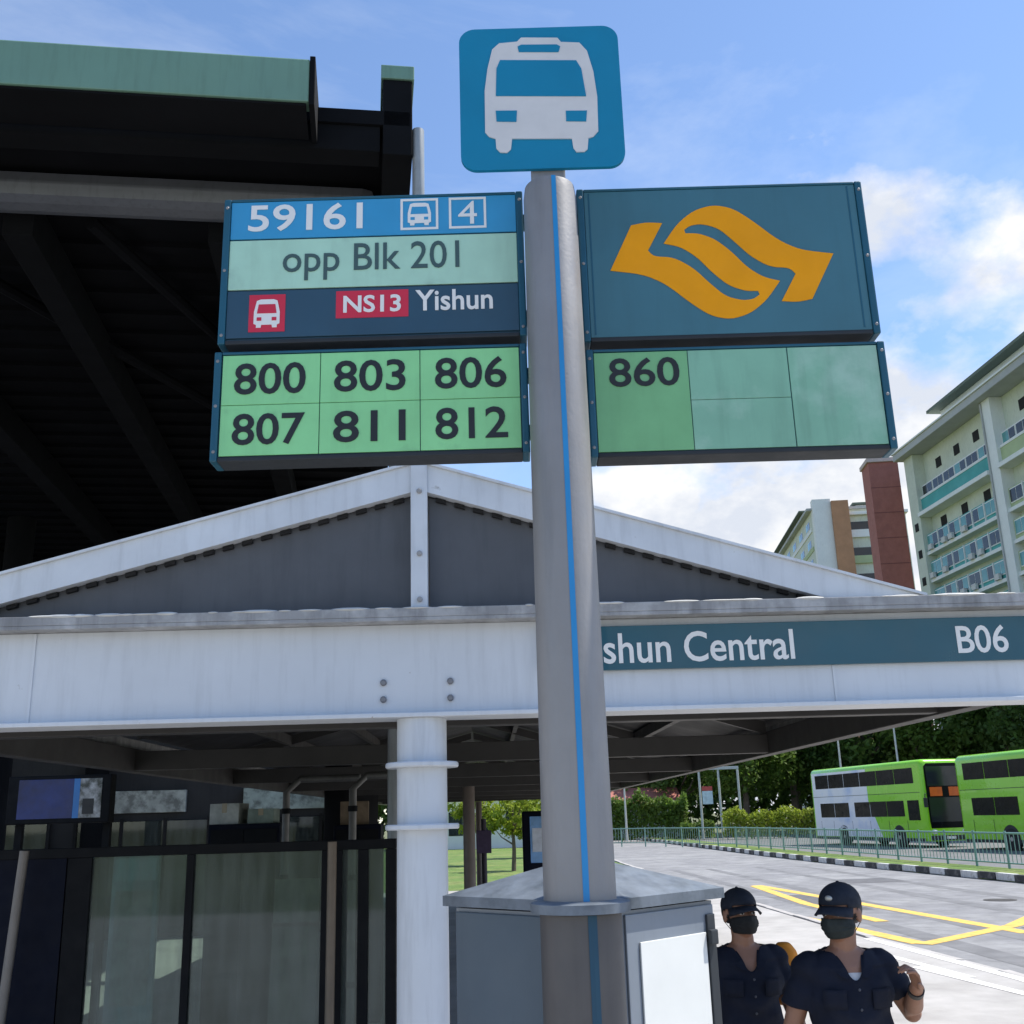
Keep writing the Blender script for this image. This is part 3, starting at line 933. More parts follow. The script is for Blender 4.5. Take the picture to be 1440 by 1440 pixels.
DS = thing('display_sign', 'blue and white sign box on dark legs at far left', 'sign', (-3.75, 9.0, 0), 0)
MB().box(-0.42, 0.42, -0.06, 0.06, 2.06, 2.44, 0.01).build('housing', fr_m, DS)
MB().box(-0.33, 0.12, -0.066, -0.0605, 2.10, 2.41, 0.002).build('blue_panel', mat('display_blue', (0.004, 0.02, 0.13), 0.35, var=0.4, vscale=7), DS)
MB().box(0.1205, 0.17, -0.066, -0.0605, 2.10, 2.41).build('bright_blue_strip', mat('display_cyan', (0.02, 0.20, 0.55), 0.35, var=0.1), DS)
MB().box(0.1705, 0.35, -0.066, -0.0605, 2.10, 2.41, 0.002).build('white_panel', mat('display_white', (0.42, 0.43, 0.44), 0.35, var=0.4, vscale=12, col2=(0.05, 0.06, 0.05), c2scale=9), DS)
MB().box(0.2, 0.29, -0.069, -0.0665, 2.13, 2.25, 0.002).build('dark_mark', ink, DS)
for x in (-0.36, 0.36):
    MB().box(x - 0.03, x + 0.03, 0.0605, 0.11, 0.0, 2.4, 0.004).build('leg', fr_m, DS)
# dark cabinets between the sign and the shops
for i, (x, y, w, h, lb) in enumerate(((-2.75, 11.2, 0.7, 2.02, 'tall dark cabinet right of the blue sign box'),
                                      (-1.75, 12.0, 0.5, 1.98, 'narrow dark cabinet behind the right glass pane'))):
    cb = thing('cabinet', lb, 'cabinet', (x, y, 0), R(4))
    MB().box(-w / 2, w / 2, -0.25, 0.25, 0.05, h, 0.015).build('carcass', navy_m, cb)
    MB().box(-w / 2 + 0.03, -0.005, -0.262, -0.251, 0.1, h - 0.05, 0.003).build('door', fr_m, cb)
    MB().box(0.005, w / 2 - 0.03, -0.262, -0.251, 0.1, h - 0.05, 0.003).build('door', fr_m, cb)

# cartons, pipes and posts in the dim space above and behind the glass
card_m = [mat('pale_carton', (0.40, 0.42, 0.38), 0.8, var=0.3, vscale=7), mat('grey_green_carton', (0.22, 0.28, 0.24), 0.8, var=0.3, vscale=7), mat('brown_carton', (0.20, 0.15, 0.10), 0.8, var=0.3, vscale=7)]
for i, (x, y, z, w, h, lb) in enumerate(((-2.95, 11.2, 2.021, 0.30, 0.20, 'pale carton on the tall dark cabinet, left of its neighbour'), (-2.60, 11.2, 2.021, 0.26, 0.14, 'low grey green carton on the tall dark cabinet'),
                                         (-1.80, 12.0, 1.981, 0.30, 0.24, 'brown carton on the narrow dark cabinet'))):
    cr = thing('carton', lb, 'carton', (x, y, z), R(6 * i - 5))
    MB().box(-w / 2, w / 2, -0.15, 0.15, 0, h, 0.006).build('box', card_m[i], cr)
    MB().box(-0.025, 0.025, -0.1525, 0.152, h * 0.55, h + 0.0015).build('tape', mat('carton_tape', (0.35, 0.30, 0.2), 0.4, var=0.1), cr)
pp_m = mat('grey_pipe', (0.14, 0.14, 0.135), 0.5, 0.3, var=0.15, streak=0.2)
for (x, y, lb) in ((-1.55, 10.2, 'thin grey standpipe seen through the right glass pane'), (-2.25, 10.6, 'thin grey standpipe seen through the left glass pane')):
    sp_ = thing('standpipe', lb, 'pipe', (x, y, 0))
    MB().tube([(0, 0, 0), (0, 0, 2.3), (0.12, 0.05, 2.42), (0.7, 0.05, 2.42)], 0.035, 12).build('pipe', pp_m, sp_, True)
    for z in (0.6, 1.5, 2.1):
        MB().lathe([(0.045, z), (0.045, z + 0.05)], 0, 0, 12).build('clamp', fr_m, sp_)
    MB().box(-0.05, 0.05, -0.05, 0.05, 0.0, 0.03).build('foot', fr_m, sp_)
LB = thing('leaning_board', 'pale weathered board leaning behind the right glass pane', 'board', (-1.62, 7.9, 0), R(3))
MB().add([(-0.16, 0, 0), (0.16, 0, 0), (0.16, 0.02, 0), (-0.16, 0.02, 0), (-0.16, 0.25, 1.62), (0.16, 0.25, 1.62), (0.16, 0.27, 1.62), (-0.16, 0.27, 1.62)],
         [(3, 2, 1, 0), (4, 5, 6, 7), (0, 1, 5, 4), (1, 2, 6, 5), (2, 3, 7, 6), (3, 0, 4, 7)]).build('sheet', mat('weathered_board', (0.22, 0.24, 0.21), 0.8, var=0.35, vscale=5, streak=0.4), LB)
MB().box(-0.17, 0.17, 0.20, 0.215, 1.3, 1.33).build('batten', brown_m, LB)

# ------------------------------------------------------------------ things seen in the gap left of the pole
TT = thing('totem_sign', 'slim blue and white totem sign on the grass by the pole', 'totem sign', (0.32, 27.0, 0), R(-6))
MB().box(-0.30, 0.30, -0.1, 0.1, 0.0, 2.15, 0.05).build('body', navy_m, TT)
MB().box(-0.10, 0.25, -0.112, -0.101, 0.95, 2.02, 0.02).build('blue_face', mat('totem_blue', (0.22, 0.42, 0.70), 0.3, var=0.3, vscale=2), TT)
MB().box(-0.05, 0.2, -0.118, -0.1125, 1.2, 1.75, 0.01).build('white_face', mat('totem_white', (0.62, 0.68, 0.75), 0.3, var=0.2, vscale=3), TT)
MP = thing('marker_post', 'dark slender post with small purple board on the lawn', 'post', (-0.86, 25.4, 0))
MB().tube([(0, 0, 0), (0, 0, 2.0)], 0.06, 12).build('post', mat('marker_dark', (0.03, 0.025, 0.035), 0.6, var=0.1), MP, True)
MB().box(-0.17, 0.17, -0.085, -0.061, 1.25, 1.75, 0.01).build('board', mat('marker_board', (0.06, 0.04, 0.09), 0.5, var=0.3, vscale=6), MP)
pavil = mat('white_render', (0.72, 0.72, 0.70), 0.8, var=0.06, vscale=1)
WP = thing('white_pavilion', 'low white pavilion beyond the lawn left of the pole', 'pavilion', (-3.0, 78.0, 0))
MB().box(-5, 6, 0, 6, 0.0, 3.4, 0.02).build('wall', pavil, WP)
MB().box(-5.5, 6.5, -0.6, 6.5, 3.42, 3.75, 0.04).build('roof', pavil, WP)
for x in (-3.6, -1.6, 0.4, 2.4, 4.4):
    MB().box(x - 0.5, x + 0.5, -0.03, -0.001, 0.9, 2.5, 0.01).build('window', shop_g, WP)

# ------------------------------------------------------------------ apartment blocks
cream = mat('block_cream', (0.62, 0.66, 0.55), 0.8, var=0.08, vscale=0.4, streak=0.25)
white_w = mat('block_white', (0.78, 0.80, 0.77), 0.8, var=0.05, vscale=0.5, streak=0.12)
turq = mat('block_turquoise', (0.07, 0.36, 0.34), 0.7, var=0.12, vscale=0.7)
olive = mat('block_pale_green', (0.42, 0.50, 0.28), 0.8, var=0.1, vscale=0.6)
brick_m = mat('block_brick_red', (0.36, 0.135, 0.105), 0.85, var=0.12, vscale=1.2, streak=0.1, bump=0.3, bscale=14)
orange_w = mat('block_orange', (0.45, 0.24, 0.13), 0.85, var=0.1, vscale=0.8)
pane_m = mat('window_dark', (0.02, 0.025, 0.03), 0.12, var=0.2, vscale=0.6)
pane_t = mat('window_turquoise', (0.10, 0.30, 0.30), 0.15, var=0.2, vscale=0.6)
hole_m = mat('opening_dark', (0.012, 0.012, 0.012), 0.9, var=0)
roof_c = mat('block_roof_grey', (0.42, 0.43, 0.42), 0.7, var=0.1, vscale=0.5)
roof_g = mat('block_roof_edge', (0.12, 0.15, 0.11), 0.7, var=0.1)

w_me = MB().box(-0.85, 0.85, -0.05, 0.02, -0.55, 0.55).mesh('window')
w_me.materials.append(white_w)
p_mes = []
for mm in (pane_m, pane_t):
    me = MB().box(-0.38, 0.38, -0.075, -0.051, -0.47, 0.47).mesh('pane')
    me.materials.append(mm)
    p_mes.append(me)
h_me = MB().box(-0.42, 0.42, -0.03, 0.02, -0.42, 0.42).mesh('opening')
h_me.materials.append(hole_m)
ac_me = MB().box(-0.4, 0.4, -0.16, 0.16, -0.28, 0.28, 0.02).mesh('air_conditioner')
ac_me.materials.append(mat('aircon_white', (0.55, 0.55, 0.52), 0.6, var=0.15, vscale=2))


def inst(name, me, parent, loc, sc=(1, 1, 1)):
    o = bpy.data.objects.new(name, me)
    C.objects.link(o)
    o.parent = parent
    o.location = loc
    o.scale = sc
    return o


BA = thing('apartment_block', 'nearer cream apartment block with turquoise panels at right edge', 'apartment block', (42.6, 110, 0), R(-85.1))
LA = 44.0
MB().box(0, LA, 1.2, 12, 0, 38.0).build('wall', cream, BA)
MB().box(-0.6, LA, -0.9, 12.6, 38.02, 38.75, 0.05).build('eave', roof_c, BA)
MB().box(-0.7, LA, -1.05, 12.8, 38.76, 38.92, 0.03).build('eave_edge', white_w, BA)
MB().box(6.5, LA, 1.5, 11, 38.95, 41.2).build('attic', white_w, BA)
MB().box(5.6, LA, 0.4, 12, 41.22, 41.55, 0.04).build('roof', roof_g, BA)
MB().box(0.0, 2.0, 0.0, 1.199, 0, 38.0).build('end_pier', cream, BA)
for k in range(11):
    inst('opening', h_me, BA, (1.0, -0.02, 30.2 - 2.9 * k), (0.9, 1, 1))
for b in range(3):
    s0 = 2.0 + b * 16.2
    s1 = s0 + 14.4
    if s1 > LA:
        break
    MB().box(s1, min(s1 + 1.8, LA), 0.0, 1.199, 0, 38.0).build('pier', white_w, BA)
    MB().tube([(s1 + 0.35, -0.10, 0), (s1 + 0.35, -0.10, 37.9)], 0.09, 8).build('drain_pipe', roof_c, BA)
    for k in range(3):
        inst('opening', h_me, BA, (s0 + 3.2 + 3.9 * k, 1.17, 36.1), (1.3, 1, 1.2))
    MB().box(s0, s1, 0.35, 1.199, 31.5, 33.0).build('spandrel', turq if b == 0 else olive, BA)
    MB().box(s0, s1, 0.30, 1.199, 33.01, 33.25).build('ledge', white_w, BA)
    for k in range(6):
        w = inst('window', w_me, BA, (s0 + 1.3 + 2.36 * k, 0.62, 33.85), (1.28, 1, 1.0))
        for j in (-1, 1):
            inst('pane', p_mes[0 if rnd.random() < 0.75 else 1], w, (0.42 * j, 0, 0))
    MB().box(s0, s1, 0.645, 1.199, 33.26, 34.5).build('window_wall', white_w, BA)
    MB().box(s0, s1, -0.25, 1.199, 31.08, 31.49).build('slab', white_w, BA)
    for k in range(3):
        inst('opening', h_me, BA, (s0 + 2.6 + 4.4 * k, 1.17, 30.0), (1.4, 1, 1.2))
    for f in range(9):
        zt = 29.2 - 2.9 * f
        MB().box(s0, s1, 0.45, 1.199, zt - 1.9, zt - 0.06).build('window_wall', turq if (f < 4 and b == 0) else olive, BA)
        MB().box(s0, s1, 0.22, 1.199, zt - 2.25, zt - 1.91).build('ledge', white_w, BA)
        for k in range(6):
            w = inst('window', w_me, BA, (s0 + 1.3 + 2.36 * k, 0.42, zt - 0.85), (1.22, 1, 1.2))
            for j in (-1, 1):
                inst('pane', p_mes[0 if rnd.random() < 0.4 else 1], w, (0.42 * j, 0, 0))
        for k in range(6):
            if rnd.random() < 0.45:
                u = inst('air_conditioner', ac_me, BA, (s0 + 1.3 + 2.36 * k + rnd.uniform(-0.5, 0.5), 0.10, zt - 1.62))
        for k in range(5):
            MB().box(s0 + 2.43 + 2.36 * k, s0 + 2.53 + 2.36 * k, 0.30, 0.449, zt - 1.9, zt - 0.07).build('mullion', white_w, BA)

BT = thing('stair_tower', 'tall brick red stair tower beside the nearer apartment block', 'tower', (41.9, 115.5, 0), R(-4.9))
MB().box(-1.62, 1.62, -1.6, 1.6, 0, 39.2).build('wall', brick_m, BT)
MB().box(-1.8, 1.8, -1.8, 1.8, 39.22, 39.7, 0.04).build('capping', mat('tower_cap', (0.52, 0.42, 0.38), 0.8, var=0.1), BT)
for k in range(13):
    MB().box(-1.63, 1.63, -1.615, -1.6005, 1.4 + k * 2.9, 1.5 + k * 2.9).build('course', mat('brick_course', (0.22, 0.08, 0.07), 0.9, var=0.1), BT)

BB = thing('apartment_block', 'distant cream apartment block with orange stair shaft beyond the gable', 'apartment block', (46.6, 160, 0), R(-4.9))
MB().box(0.0, 10, 0.3, 44, 0, 46.6).build('wall', cream, BB)
MB().box(-0.8, 10.4, -0.2, 44.6, 46.62, 47.0, 0.05).build('eave', roof_c, BB)
MB().box(-1.0, 10, 5.0, 44.8, 47.9, 48.1).build('upper_roof', roof_g, BB)
MB().box(-0.2, 9, 5.5, 44, 47.01, 47.89).build('attic', white_w, BB)
for f in range(14):
    zt = 45.6 - 3.0 * f
    for k in range(6):
        y = 4.0 + 6.5 * k
        w = MB().box(-0.05, 0.10, y - 1.6, y + 1.6, zt - 1.3, zt).build('window', white_w, BB) if f < 6 else None
        if w:
            MB().box(-0.08, -0.051, y - 1.5, y - 0.05, zt - 1.2, zt - 0.1).build('pane', pane_m, w)
            MB().box(-0.08, -0.051, y + 0.05, y + 1.5, zt - 1.2, zt - 0.1).build('pane', pane_t, w)
    MB().box(-0.12, -0.001, 1, 44, zt - 2.1, zt - 1.45).build('band', olive if f % 2 else white_w, BB)
MB().box(0.0, 2.75, -1.2, 0.29, 0, 48.1).build('shaft', white_w, BB)
MB().box(2.76, 5.3, -1.8, 0.28, 0, 47.6).build('orange_shaft', orange_w, BB)
MB().box(5.31, 14.0, -0.4, 14, 0, 45.4).build('wing_wall', cream, BB)
MB().box(5.31, 14.3, -1.0, 14.4, 45.42, 45.9, 0.05).build('wing_eave', white_w, BB)
MB().box(6.6, 12.6, 1.0, 10, 47.6, 47.9).build('wing_roof', roof_g, BB)
MB().box(7.2, 12.0, 1.6, 9, 45.91, 47.59).build('wing_attic', white_w, BB)
for f in range(9):
    zt = 44.4 - 4.1 * f
    MB().box(5.6, 13.6, -0.46, -0.401, zt - 1.3, zt).build('window_band', pane_m, BB)
    MB().box(5.4, 13.8, -0.75, -0.401, zt - 2.5, zt - 1.31).build('parapet', olive if f else white_w, BB)

# ------------------------------------------------------------------ double-deck buses
bus_green = mat('bus_green', (0.24, 0.62, 0.012), 0.3, var=0.05, vscale=0.6, coat=0.4)
bus_black = mat('bus_black_glass', (0.006, 0.007, 0.009), 0.22, var=0.3, vscale=1.5, spec=0.10)
bus_under = mat('bus_dark_skirt', (0.02, 0.022, 0.024), 0.7, var=0.1)
tyre_m = mat('tyre_rubber', (0.015, 0.015, 0.015), 0.85, var=0.1)
rim_m = mat('wheel_rim', (0.35, 0.35, 0.36), 0.4, 0.6, var=0.1)
amber = mat('amber_display', (0.75, 0.13, 0.01), 0.4, var=0.15, vscale=3)
lamp_w = mat('headlamp', (0.7, 0.72, 0.74), 0.15, var=0.05)
bus_wrap = mat('bus_white_wrap', (0.80, 0.80, 0.86), 0.35, var=0.05, vscale=0.5, col2=(0.40, 0.50, 0.74), c2scale=0.5, c2thr=(0.5, 0.7))


def rrect(w, h, r, seg=5, z0=0.0):
    pts = []
    for cx, cz, a0 in ((w / 2 - r, z0 + h - r, 0), (-w / 2 + r, z0 + h - r, 90), (-w / 2 + 0.06, z0 + 0.06, 180), (w / 2 - 0.06, z0 + 0.06, 270)):
        rr2 = r if cz > z0 + h / 2 else 0.06
        for k in range(seg + 1):
            a = R(a0 + 90 * k / seg)
            pts.append((cx + rr2 * math.cos(a), cz + rr2 * math.sin(a)))
    return pts


def make_bus(label, wrap, group):
    """local: the bus heads along -Y, front at y=0, tail at y=12; visible side at -X"""
    t = thing('double_deck_bus', label, 'bus', group=group)
    prof = rrect(2.5, 4.05, 0.28, 5, 0.32)
    n = len(prof)
    # rings along the length, nose and tail slightly drawn in
    rings = [(0.0, 0.90, 0.965), (0.06, 0.96, 0.985), (0.22, 1.0, 1.0), (11.8, 1.0, 1.0), (11.95, 0.97, 0.985), (12.0, 0.93, 0.97)]
    vs_, fs_ = [], []
    for y, sx, sz in rings:
        for x, z in prof:
            vs_.append((x * sx, y, 0.32 + (z - 0.32) * sz))
    for i in range(len(rings) - 1):
        for k in range(n):
            j = (k + 1) % n
            fs_.append((i * n + k, i * n + j, (i + 1) * n + j, (i + 1) * n + k))
    fs_ += [tuple(range(n))[::-1], tuple((len(rings) - 1) * n + k for k in range(n))]
    MB().add(vs_, fs_).build('body', bus_green, t, True)
    for s in (-1, 1):
        X = s * 1.252

        def side(y0, y1, z0, z1, name, m, par=t, th=0.008, sk=0.0):
            return MB().prism([(y0, z0), (y1, z0), (y1 + sk, z1), (y0 + sk, z1)], X, X + s * th, 'x').build(name, m, par)
        if wrap:
            MB().prism([(4.3, 0.5), (11.75, 0.5), (11.75, 4.12), (5.4, 4.12), (5.4, 2.4)], X - s * 0.001, X + s * 0.004, 'x').build('advert_wrap', bus_wrap, t)
        # upper deck and lower deck glazing, pane by pane
        for y0 in (0.75, 2.55, 4.35, 6.15, 7.95, 9.75):
            y1 = min(y0 + 1.76, 11.35)
            side(y0, y1, 3.2, 3.98, 'window', bus_black)
        for y0 in (1.9, 3.6, 5.3, 7.6, 9.3):
            side(y0, y0 + 1.66, 1.55, 2.35, 'window', bus_black)
        side(0.5, 1.55, 1.35, 2.35, 'driver_window', bus_black)
        for ys in (1.7, 3.5, 5.4, 7.35, 9.5, 11.0):
            side(ys, ys + 0.025, 0.45, 1.35, 'panel_seam', bus_under, t, 0.006)
        side(0.3, 11.8, 2.72, 2.745, 'deck_seam', bus_under, t, 0.006)
        side(0.25, 11.8, 0.33, 0.47, 'skirt', bus_under, t, 0.007)
        side(5.75, 6.25, 0.7, 1.2, 'service_flap', bus_under if not wrap else bus_wrap, t, 0.0065)
        for yw in (2.6, 8.4):
            mbw = MB()
            mbw.lathe([(0.62, 0), (0.62, 0.006)], 0, 0, 24)
            mbw.v = [(X - s * 0.002 + s * zz, yw + x, 0.5 + yy) for x, yy, zz in mbw.v]
            mbw.build('wheel_arch', bus_under, t)
            tw = MB().lathe([(0.30, -0.14), (0.46, -0.14), (0.5, -0.10), (0.5, 0.10), (0.46, 0.14), (0.30, 0.14)], 0, 0, 28)
            tw.v = [(s * 1.12 + s * zz + s * 0.012, yw + x, 0.5 + yy) for x, yy, zz in tw.v]
            wh = tw.build('wheel', tyre_m, t, True)
            rm = MB().lathe([(0.29, 0.0), (0.26, 0.05), (0.12, 0.02), (0.10, 0.08)], 0, 0, 20)
            rm.v = [(s * 1.225 + s * zz * 0.6, yw + x, 0.5 + yy) for x, yy, zz in rm.v]
            rm.build('rim', rim_m, wh, True)
    # front: black mask with two windscreens, amber route displays, lamps, plate, mirrors
    MB().prism([(-1.02, 0.95), (1.02, 0.95), (1.06, 1.3), (1.06, 4.0), (0.9, 4.16), (-0.9, 4.16), (-1.06, 4.0), (-1.06, 1.3)], -0.03, -0.001).build('front_mask', bus_black, t)
    MB().box(-0.98, 0.98, -0.045, -0.031, 3.02, 4.0, 0.004).build('upper_windscreen', pane_m, t)
    MB().box(-0.98, 0.98, -0.045, -0.031, 1.25, 2.45, 0.004).build('lower_windscreen', pane_m, t)
    MB().box(-0.88, -0.18, -0.046, -0.031, 2.52, 2.96, 0.004).build('route_display', amber, t)
    MB().box(0.2, 0.9, -0.046, -0.031, 2.52, 2.96, 0.004).build('route_display', amber, t)
    MB().box(-1.1, 1.1, -0.05, -0.001, 0.36, 0.6, 0.02).build('bumper', bus_under, t)
    MB().box(-0.26, 0.26, -0.058, -0.051, 0.42, 0.54, 0.003).build('number_plate', white_i, t)
    for s in (-1, 1):
        MB().ell((s * 0.86, -0.0, 0.78), (0.17, 0.05, 0.12), 14, 8).build('headlight', lamp_w, t, True)
        mr = MB().tube([(s * 1.08, 0.02, 2.65), (s * 1.3, -0.22, 2.62), (s * 1.33, -0.24, 2.45)], 0.025, 8)
        mr.box(s * 1.33 - 0.09, s * 1.33 + 0.09, -0.29, -0.2, 1.98, 2.45, 0.02)
        mr.build('mirror', bus_under, t)
    # tail: rear glass, engine grille, lamps
    MB().box(-0.9, 0.9, 12.001, 12.02, 3.1, 3.85, 0.005).build('rear_window', bus_black, t)
    MB().box(-0.8, 0.8, 12.001, 12.02, 0.7, 1.5, 0.005).build('engine_grille', bus_under, t)
    for s in (-1, 1):
        MB().box(s * 1.0 - 0.08, s * 1.0 + 0.08, 12.0, 12.03, 1.0, 1.8, 0.01).build('tail_light', mat('tail_lamp', (0.5, 0.02, 0.02), 0.3, var=0.05), t)
    return t


hb = math.atan2(-11.7, 2.6) + PI / 2        # heading turned from -Y
b1 = make_bus('green double-deck bus with white wrapped tail and amber front display', True, 'double-deck buses in the depot')
b1.location = (20.5 + 1.22, 56.6, -0.06)
b1.rotation_euler = (0, 0, hb)
b2 = make_bus('plain green double-deck bus cut by right picture edge', False, 'double-deck buses in the depot')
b2.location = (21.0 + 2.6 + 1.22 + 0.35, 42.6, -0.06)
b2.rotation_euler = (0, 0, hb)

# ------------------------------------------------------------------ railing round the depot
rail_m = mat('railing_green', (0.20, 0.34, 0.29), 0.5, 0.2, var=0.1)
FP = [(17.05, 14), (16.75, 25), (16.05, 31), (14.75, 43), (13.85, 55), (12.6, 66), (9.0, 74), (2.0, 80.5)]
RL = thing('railing', 'pale green pedestrian railing in front of the depot buses', 'railing', (0, 0, 0))
mbb = MB()
for (x0, y0), (x1, y1) in zip(FP, FP[1:]):
    MB().tube([(x0, y0, 1.08), (x1, y1, 1.08)], 0.032, 8).build('top_rail', rail_m, RL)
    MB().tube([(x0, y0, 0.16), (x1, y1, 0.16)], 0.024, 8).build('bottom_rail', rail_m, RL)
for i, (x, y, a) in enumerate(path_pts(FP, 0.25)):
    if i % 8 == 0:
        MB().tube([(x, y, -0.1), (x, y, 1.15)], 0.045, 8).build('post', rail_m, RL)
    else:
        mbb.tube([(x, y, 0.17), (x, y, 1.07)], 0.013, 5, False)
o = mbb.build('balusters', rail_m, RL)
o['kind'] = 'stuff'

# ------------------------------------------------------------------ trees, hedge, far things
bark = mat('bark', (0.13, 0.10, 0.075), 0.9, var=0.25, vscale=4, bump=0.8, bscale=12)


def leaf_mat(name, a, b):
    m = mat(name, a, 0.55, var=0.35, vscale=1.3, col2=b, c2scale=0.45, spec=0.3)
    n, l = m.node_tree.nodes, m.node_tree.links
    p = n['Principled BSDF']
    tr = n.new('ShaderNodeBsdfTranslucent')
    l.new(p.inputs['Base Color'].links[0].from_socket, tr.inputs[0])
    mx = n.new('ShaderNodeMixShader')
    mx.inputs[0].default_value = 0.5
    l.new(p.outputs[0], mx.inputs[1])
    l.new(tr.outputs[0], mx.inputs[2])
    l.new(mx.outputs[0], n['Material Output'].inputs[0])
    return m


lf1 = leaf_mat('leaves_dark', (0.075, 0.14, 0.028), (0.12, 0.19, 0.04))
lf2 = leaf_mat('leaves_mid', (0.11, 0.19, 0.03), (0.16, 0.23, 0.045))
lf3 = leaf_mat('leaves_yellow', (0.24, 0.31, 0.03), (0.32, 0.38, 0.05))


def crown_mesh(seed, rx, rz, zc, n_cl, per, leaf, m, branches):
    rg = random.Random(seed)
    mb = MB()
    cl = []
    while len(cl) < n_cl:
        p = Vector((rg.uniform(-1, 1), rg.uniform(-1, 1), rg.uniform(-1, 1)))
        if p.length > 1 or p.length < 0.35:
            continue
        p *= 0.75 + 0.35 * rg.random()
        cl.append(Vector((p.x * rx, p.y * rx, zc + p.z * rz)))
    cl += branches
    for c in cl:
        cr = rg.uniform(0.16, 0.30) * rx
        for _ in range(per):
            d = Vector((rg.gauss(0, 1), rg.gauss(0, 1), rg.gauss(0, 0.75)))
            d *= cr / max(d.length, 0.2) * rg.random() ** 0.45
            c2 = c + d
            nrm = Vector((rg.gauss(0, 1), rg.gauss(0, 1), rg.gauss(0.7, 0.8))).normalized()
            a = nrm.orthogonal().normalized()
            a = Matrix.Rotation(rg.uniform(0, 2 * PI), 3, nrm) @ a
            b = nrm.cross(a)
            s = leaf * rg.uniform(0.6, 1.4)
            mb.v += [tuple(c2 + a * s), tuple(c2 + b * s * 0.5), tuple(c2 - a * s), tuple(c2 - b * s * 0.5)]
            k = len(mb.v)
            mb.f.append((k - 4, k - 3, k - 2, k - 1))
    me = bpy.data.meshes.new('crown')
    me.from_pydata(mb.v, [], mb.f)
    me.materials.append(m)
    return me


def trunk_mesh(seed, h, r):
    rg = random.Random(seed)
    mb = MB()
    pts = [Vector((0, 0, -0.2)), Vector((0.05, 0.04, h * 0.25)), Vector((rg.uniform(-.2, .2), rg.uniform(-.2, .2), h * 0.5)), Vector((rg.uniform(-.3, .3), 0, h * 0.85))]
    mb.tube(pts, [r * 1.3, r, r * 0.75, r * 0.25], 10)
    ends = []
    for i in range(7):
        a = rg.uniform(0, 2 * PI)
        z = h * rg.uniform(0.3, 0.6)
        L_ = h * rg.uniform(0.22, 0.36)
        p0 = Vector((0, 0, z))
        p1 = p0 + Vector((math.cos(a) * L_ * 0.6, math.sin(a) * L_ * 0.6, L_ * 0.35))
        p2 = p0 + Vector((math.cos(a) * L_, math.sin(a) * L_, L_ * 0.8))
        mb.tube([p0, p1, p2], [r * 0.45, r * 0.3, r * 0.12], 7)
        ends.append(p2)
    return mb.mesh('trunk'), ends


kinds = []
for seed, h, rx, rz, zc, m in ((1, 13, 5.2, 5.2, 8.2, lf1), (2, 12, 5.6, 4.4, 7.6, lf2), (3, 14.5, 4.6, 5.8, 8.6, lf1)):
    tm, ends = trunk_mesh(seed, h, 0.32)
    tm.materials.append(bark)
    kinds.append((tm, crown_mesh(seed, rx, rz, zc, 85, 95, 0.24, m, ends)))
tree_spots = [(14.5, 101, 0, .82), (19.5, 96, 1, .88), (24.5, 99, 2, 1.0), (29.5, 94, 0, .98), (34, 90, 1, 1.05), (37.5, 84, 2, 1.0), (40, 77, 0, 1.0), (44, 70, 1, 1.0),
              (9.0, 104, 1, .72), (27, 108, 1, 1.1)]
tree_lab = ['dark leafy tree above the white gantry frame', 'spreading tree above the yellow green hedge', 'tall dark tree just left of the white tailed bus',
            'rounded dark tree behind the tail of the white tailed bus', 'spreading tree behind the middle of the white tailed bus', 'tall tree behind the amber display of the bus front',
            'rounded dark tree above the plain green bus', 'spreading tree nearest the right picture edge above the bus roof', 'small spreading tree behind the red roofed house',
            'farthest tree between the crowns behind the wrapped bus']
for (x, y, k, s), lb in zip(tree_spots, tree_lab):
    t = thing('tree', lb, 'tree', (x, y, -0.1), rnd.uniform(0, 6.28), 'trees behind the depot')
    t.scale = (s, s, s)
    link('trunk', kinds[k][0], None, t)
    link('crown', kinds[k][1], None, t)
# young trees on the lawn seen between column and pole
tm, ends = trunk_mesh(11, 3.6, 0.09)
tm.materials.append(bark)
cm = crown_mesh(12, 1.3, 1.3, 2.6, 36, 60, 0.10, lf3, ends)
for (x, y, s, lb) in ((-0.35, 44, 0.85, 'young bright tree on the lawn left of the totem'), (-1.9, 50, 1.0, 'young bright tree on the lawn beside the brown post'),
                      (0.6, 58, 1.15, 'farther young tree on the lawn behind the totem')):
    t = thing('young_tree', lb, 'tree', (x, y, 0.0), rnd.uniform(0, 6), 'young trees on the lawn')
    t.scale = (s, s, s)
    link('trunk', tm, None, t)
    link('crown', cm, None, t)


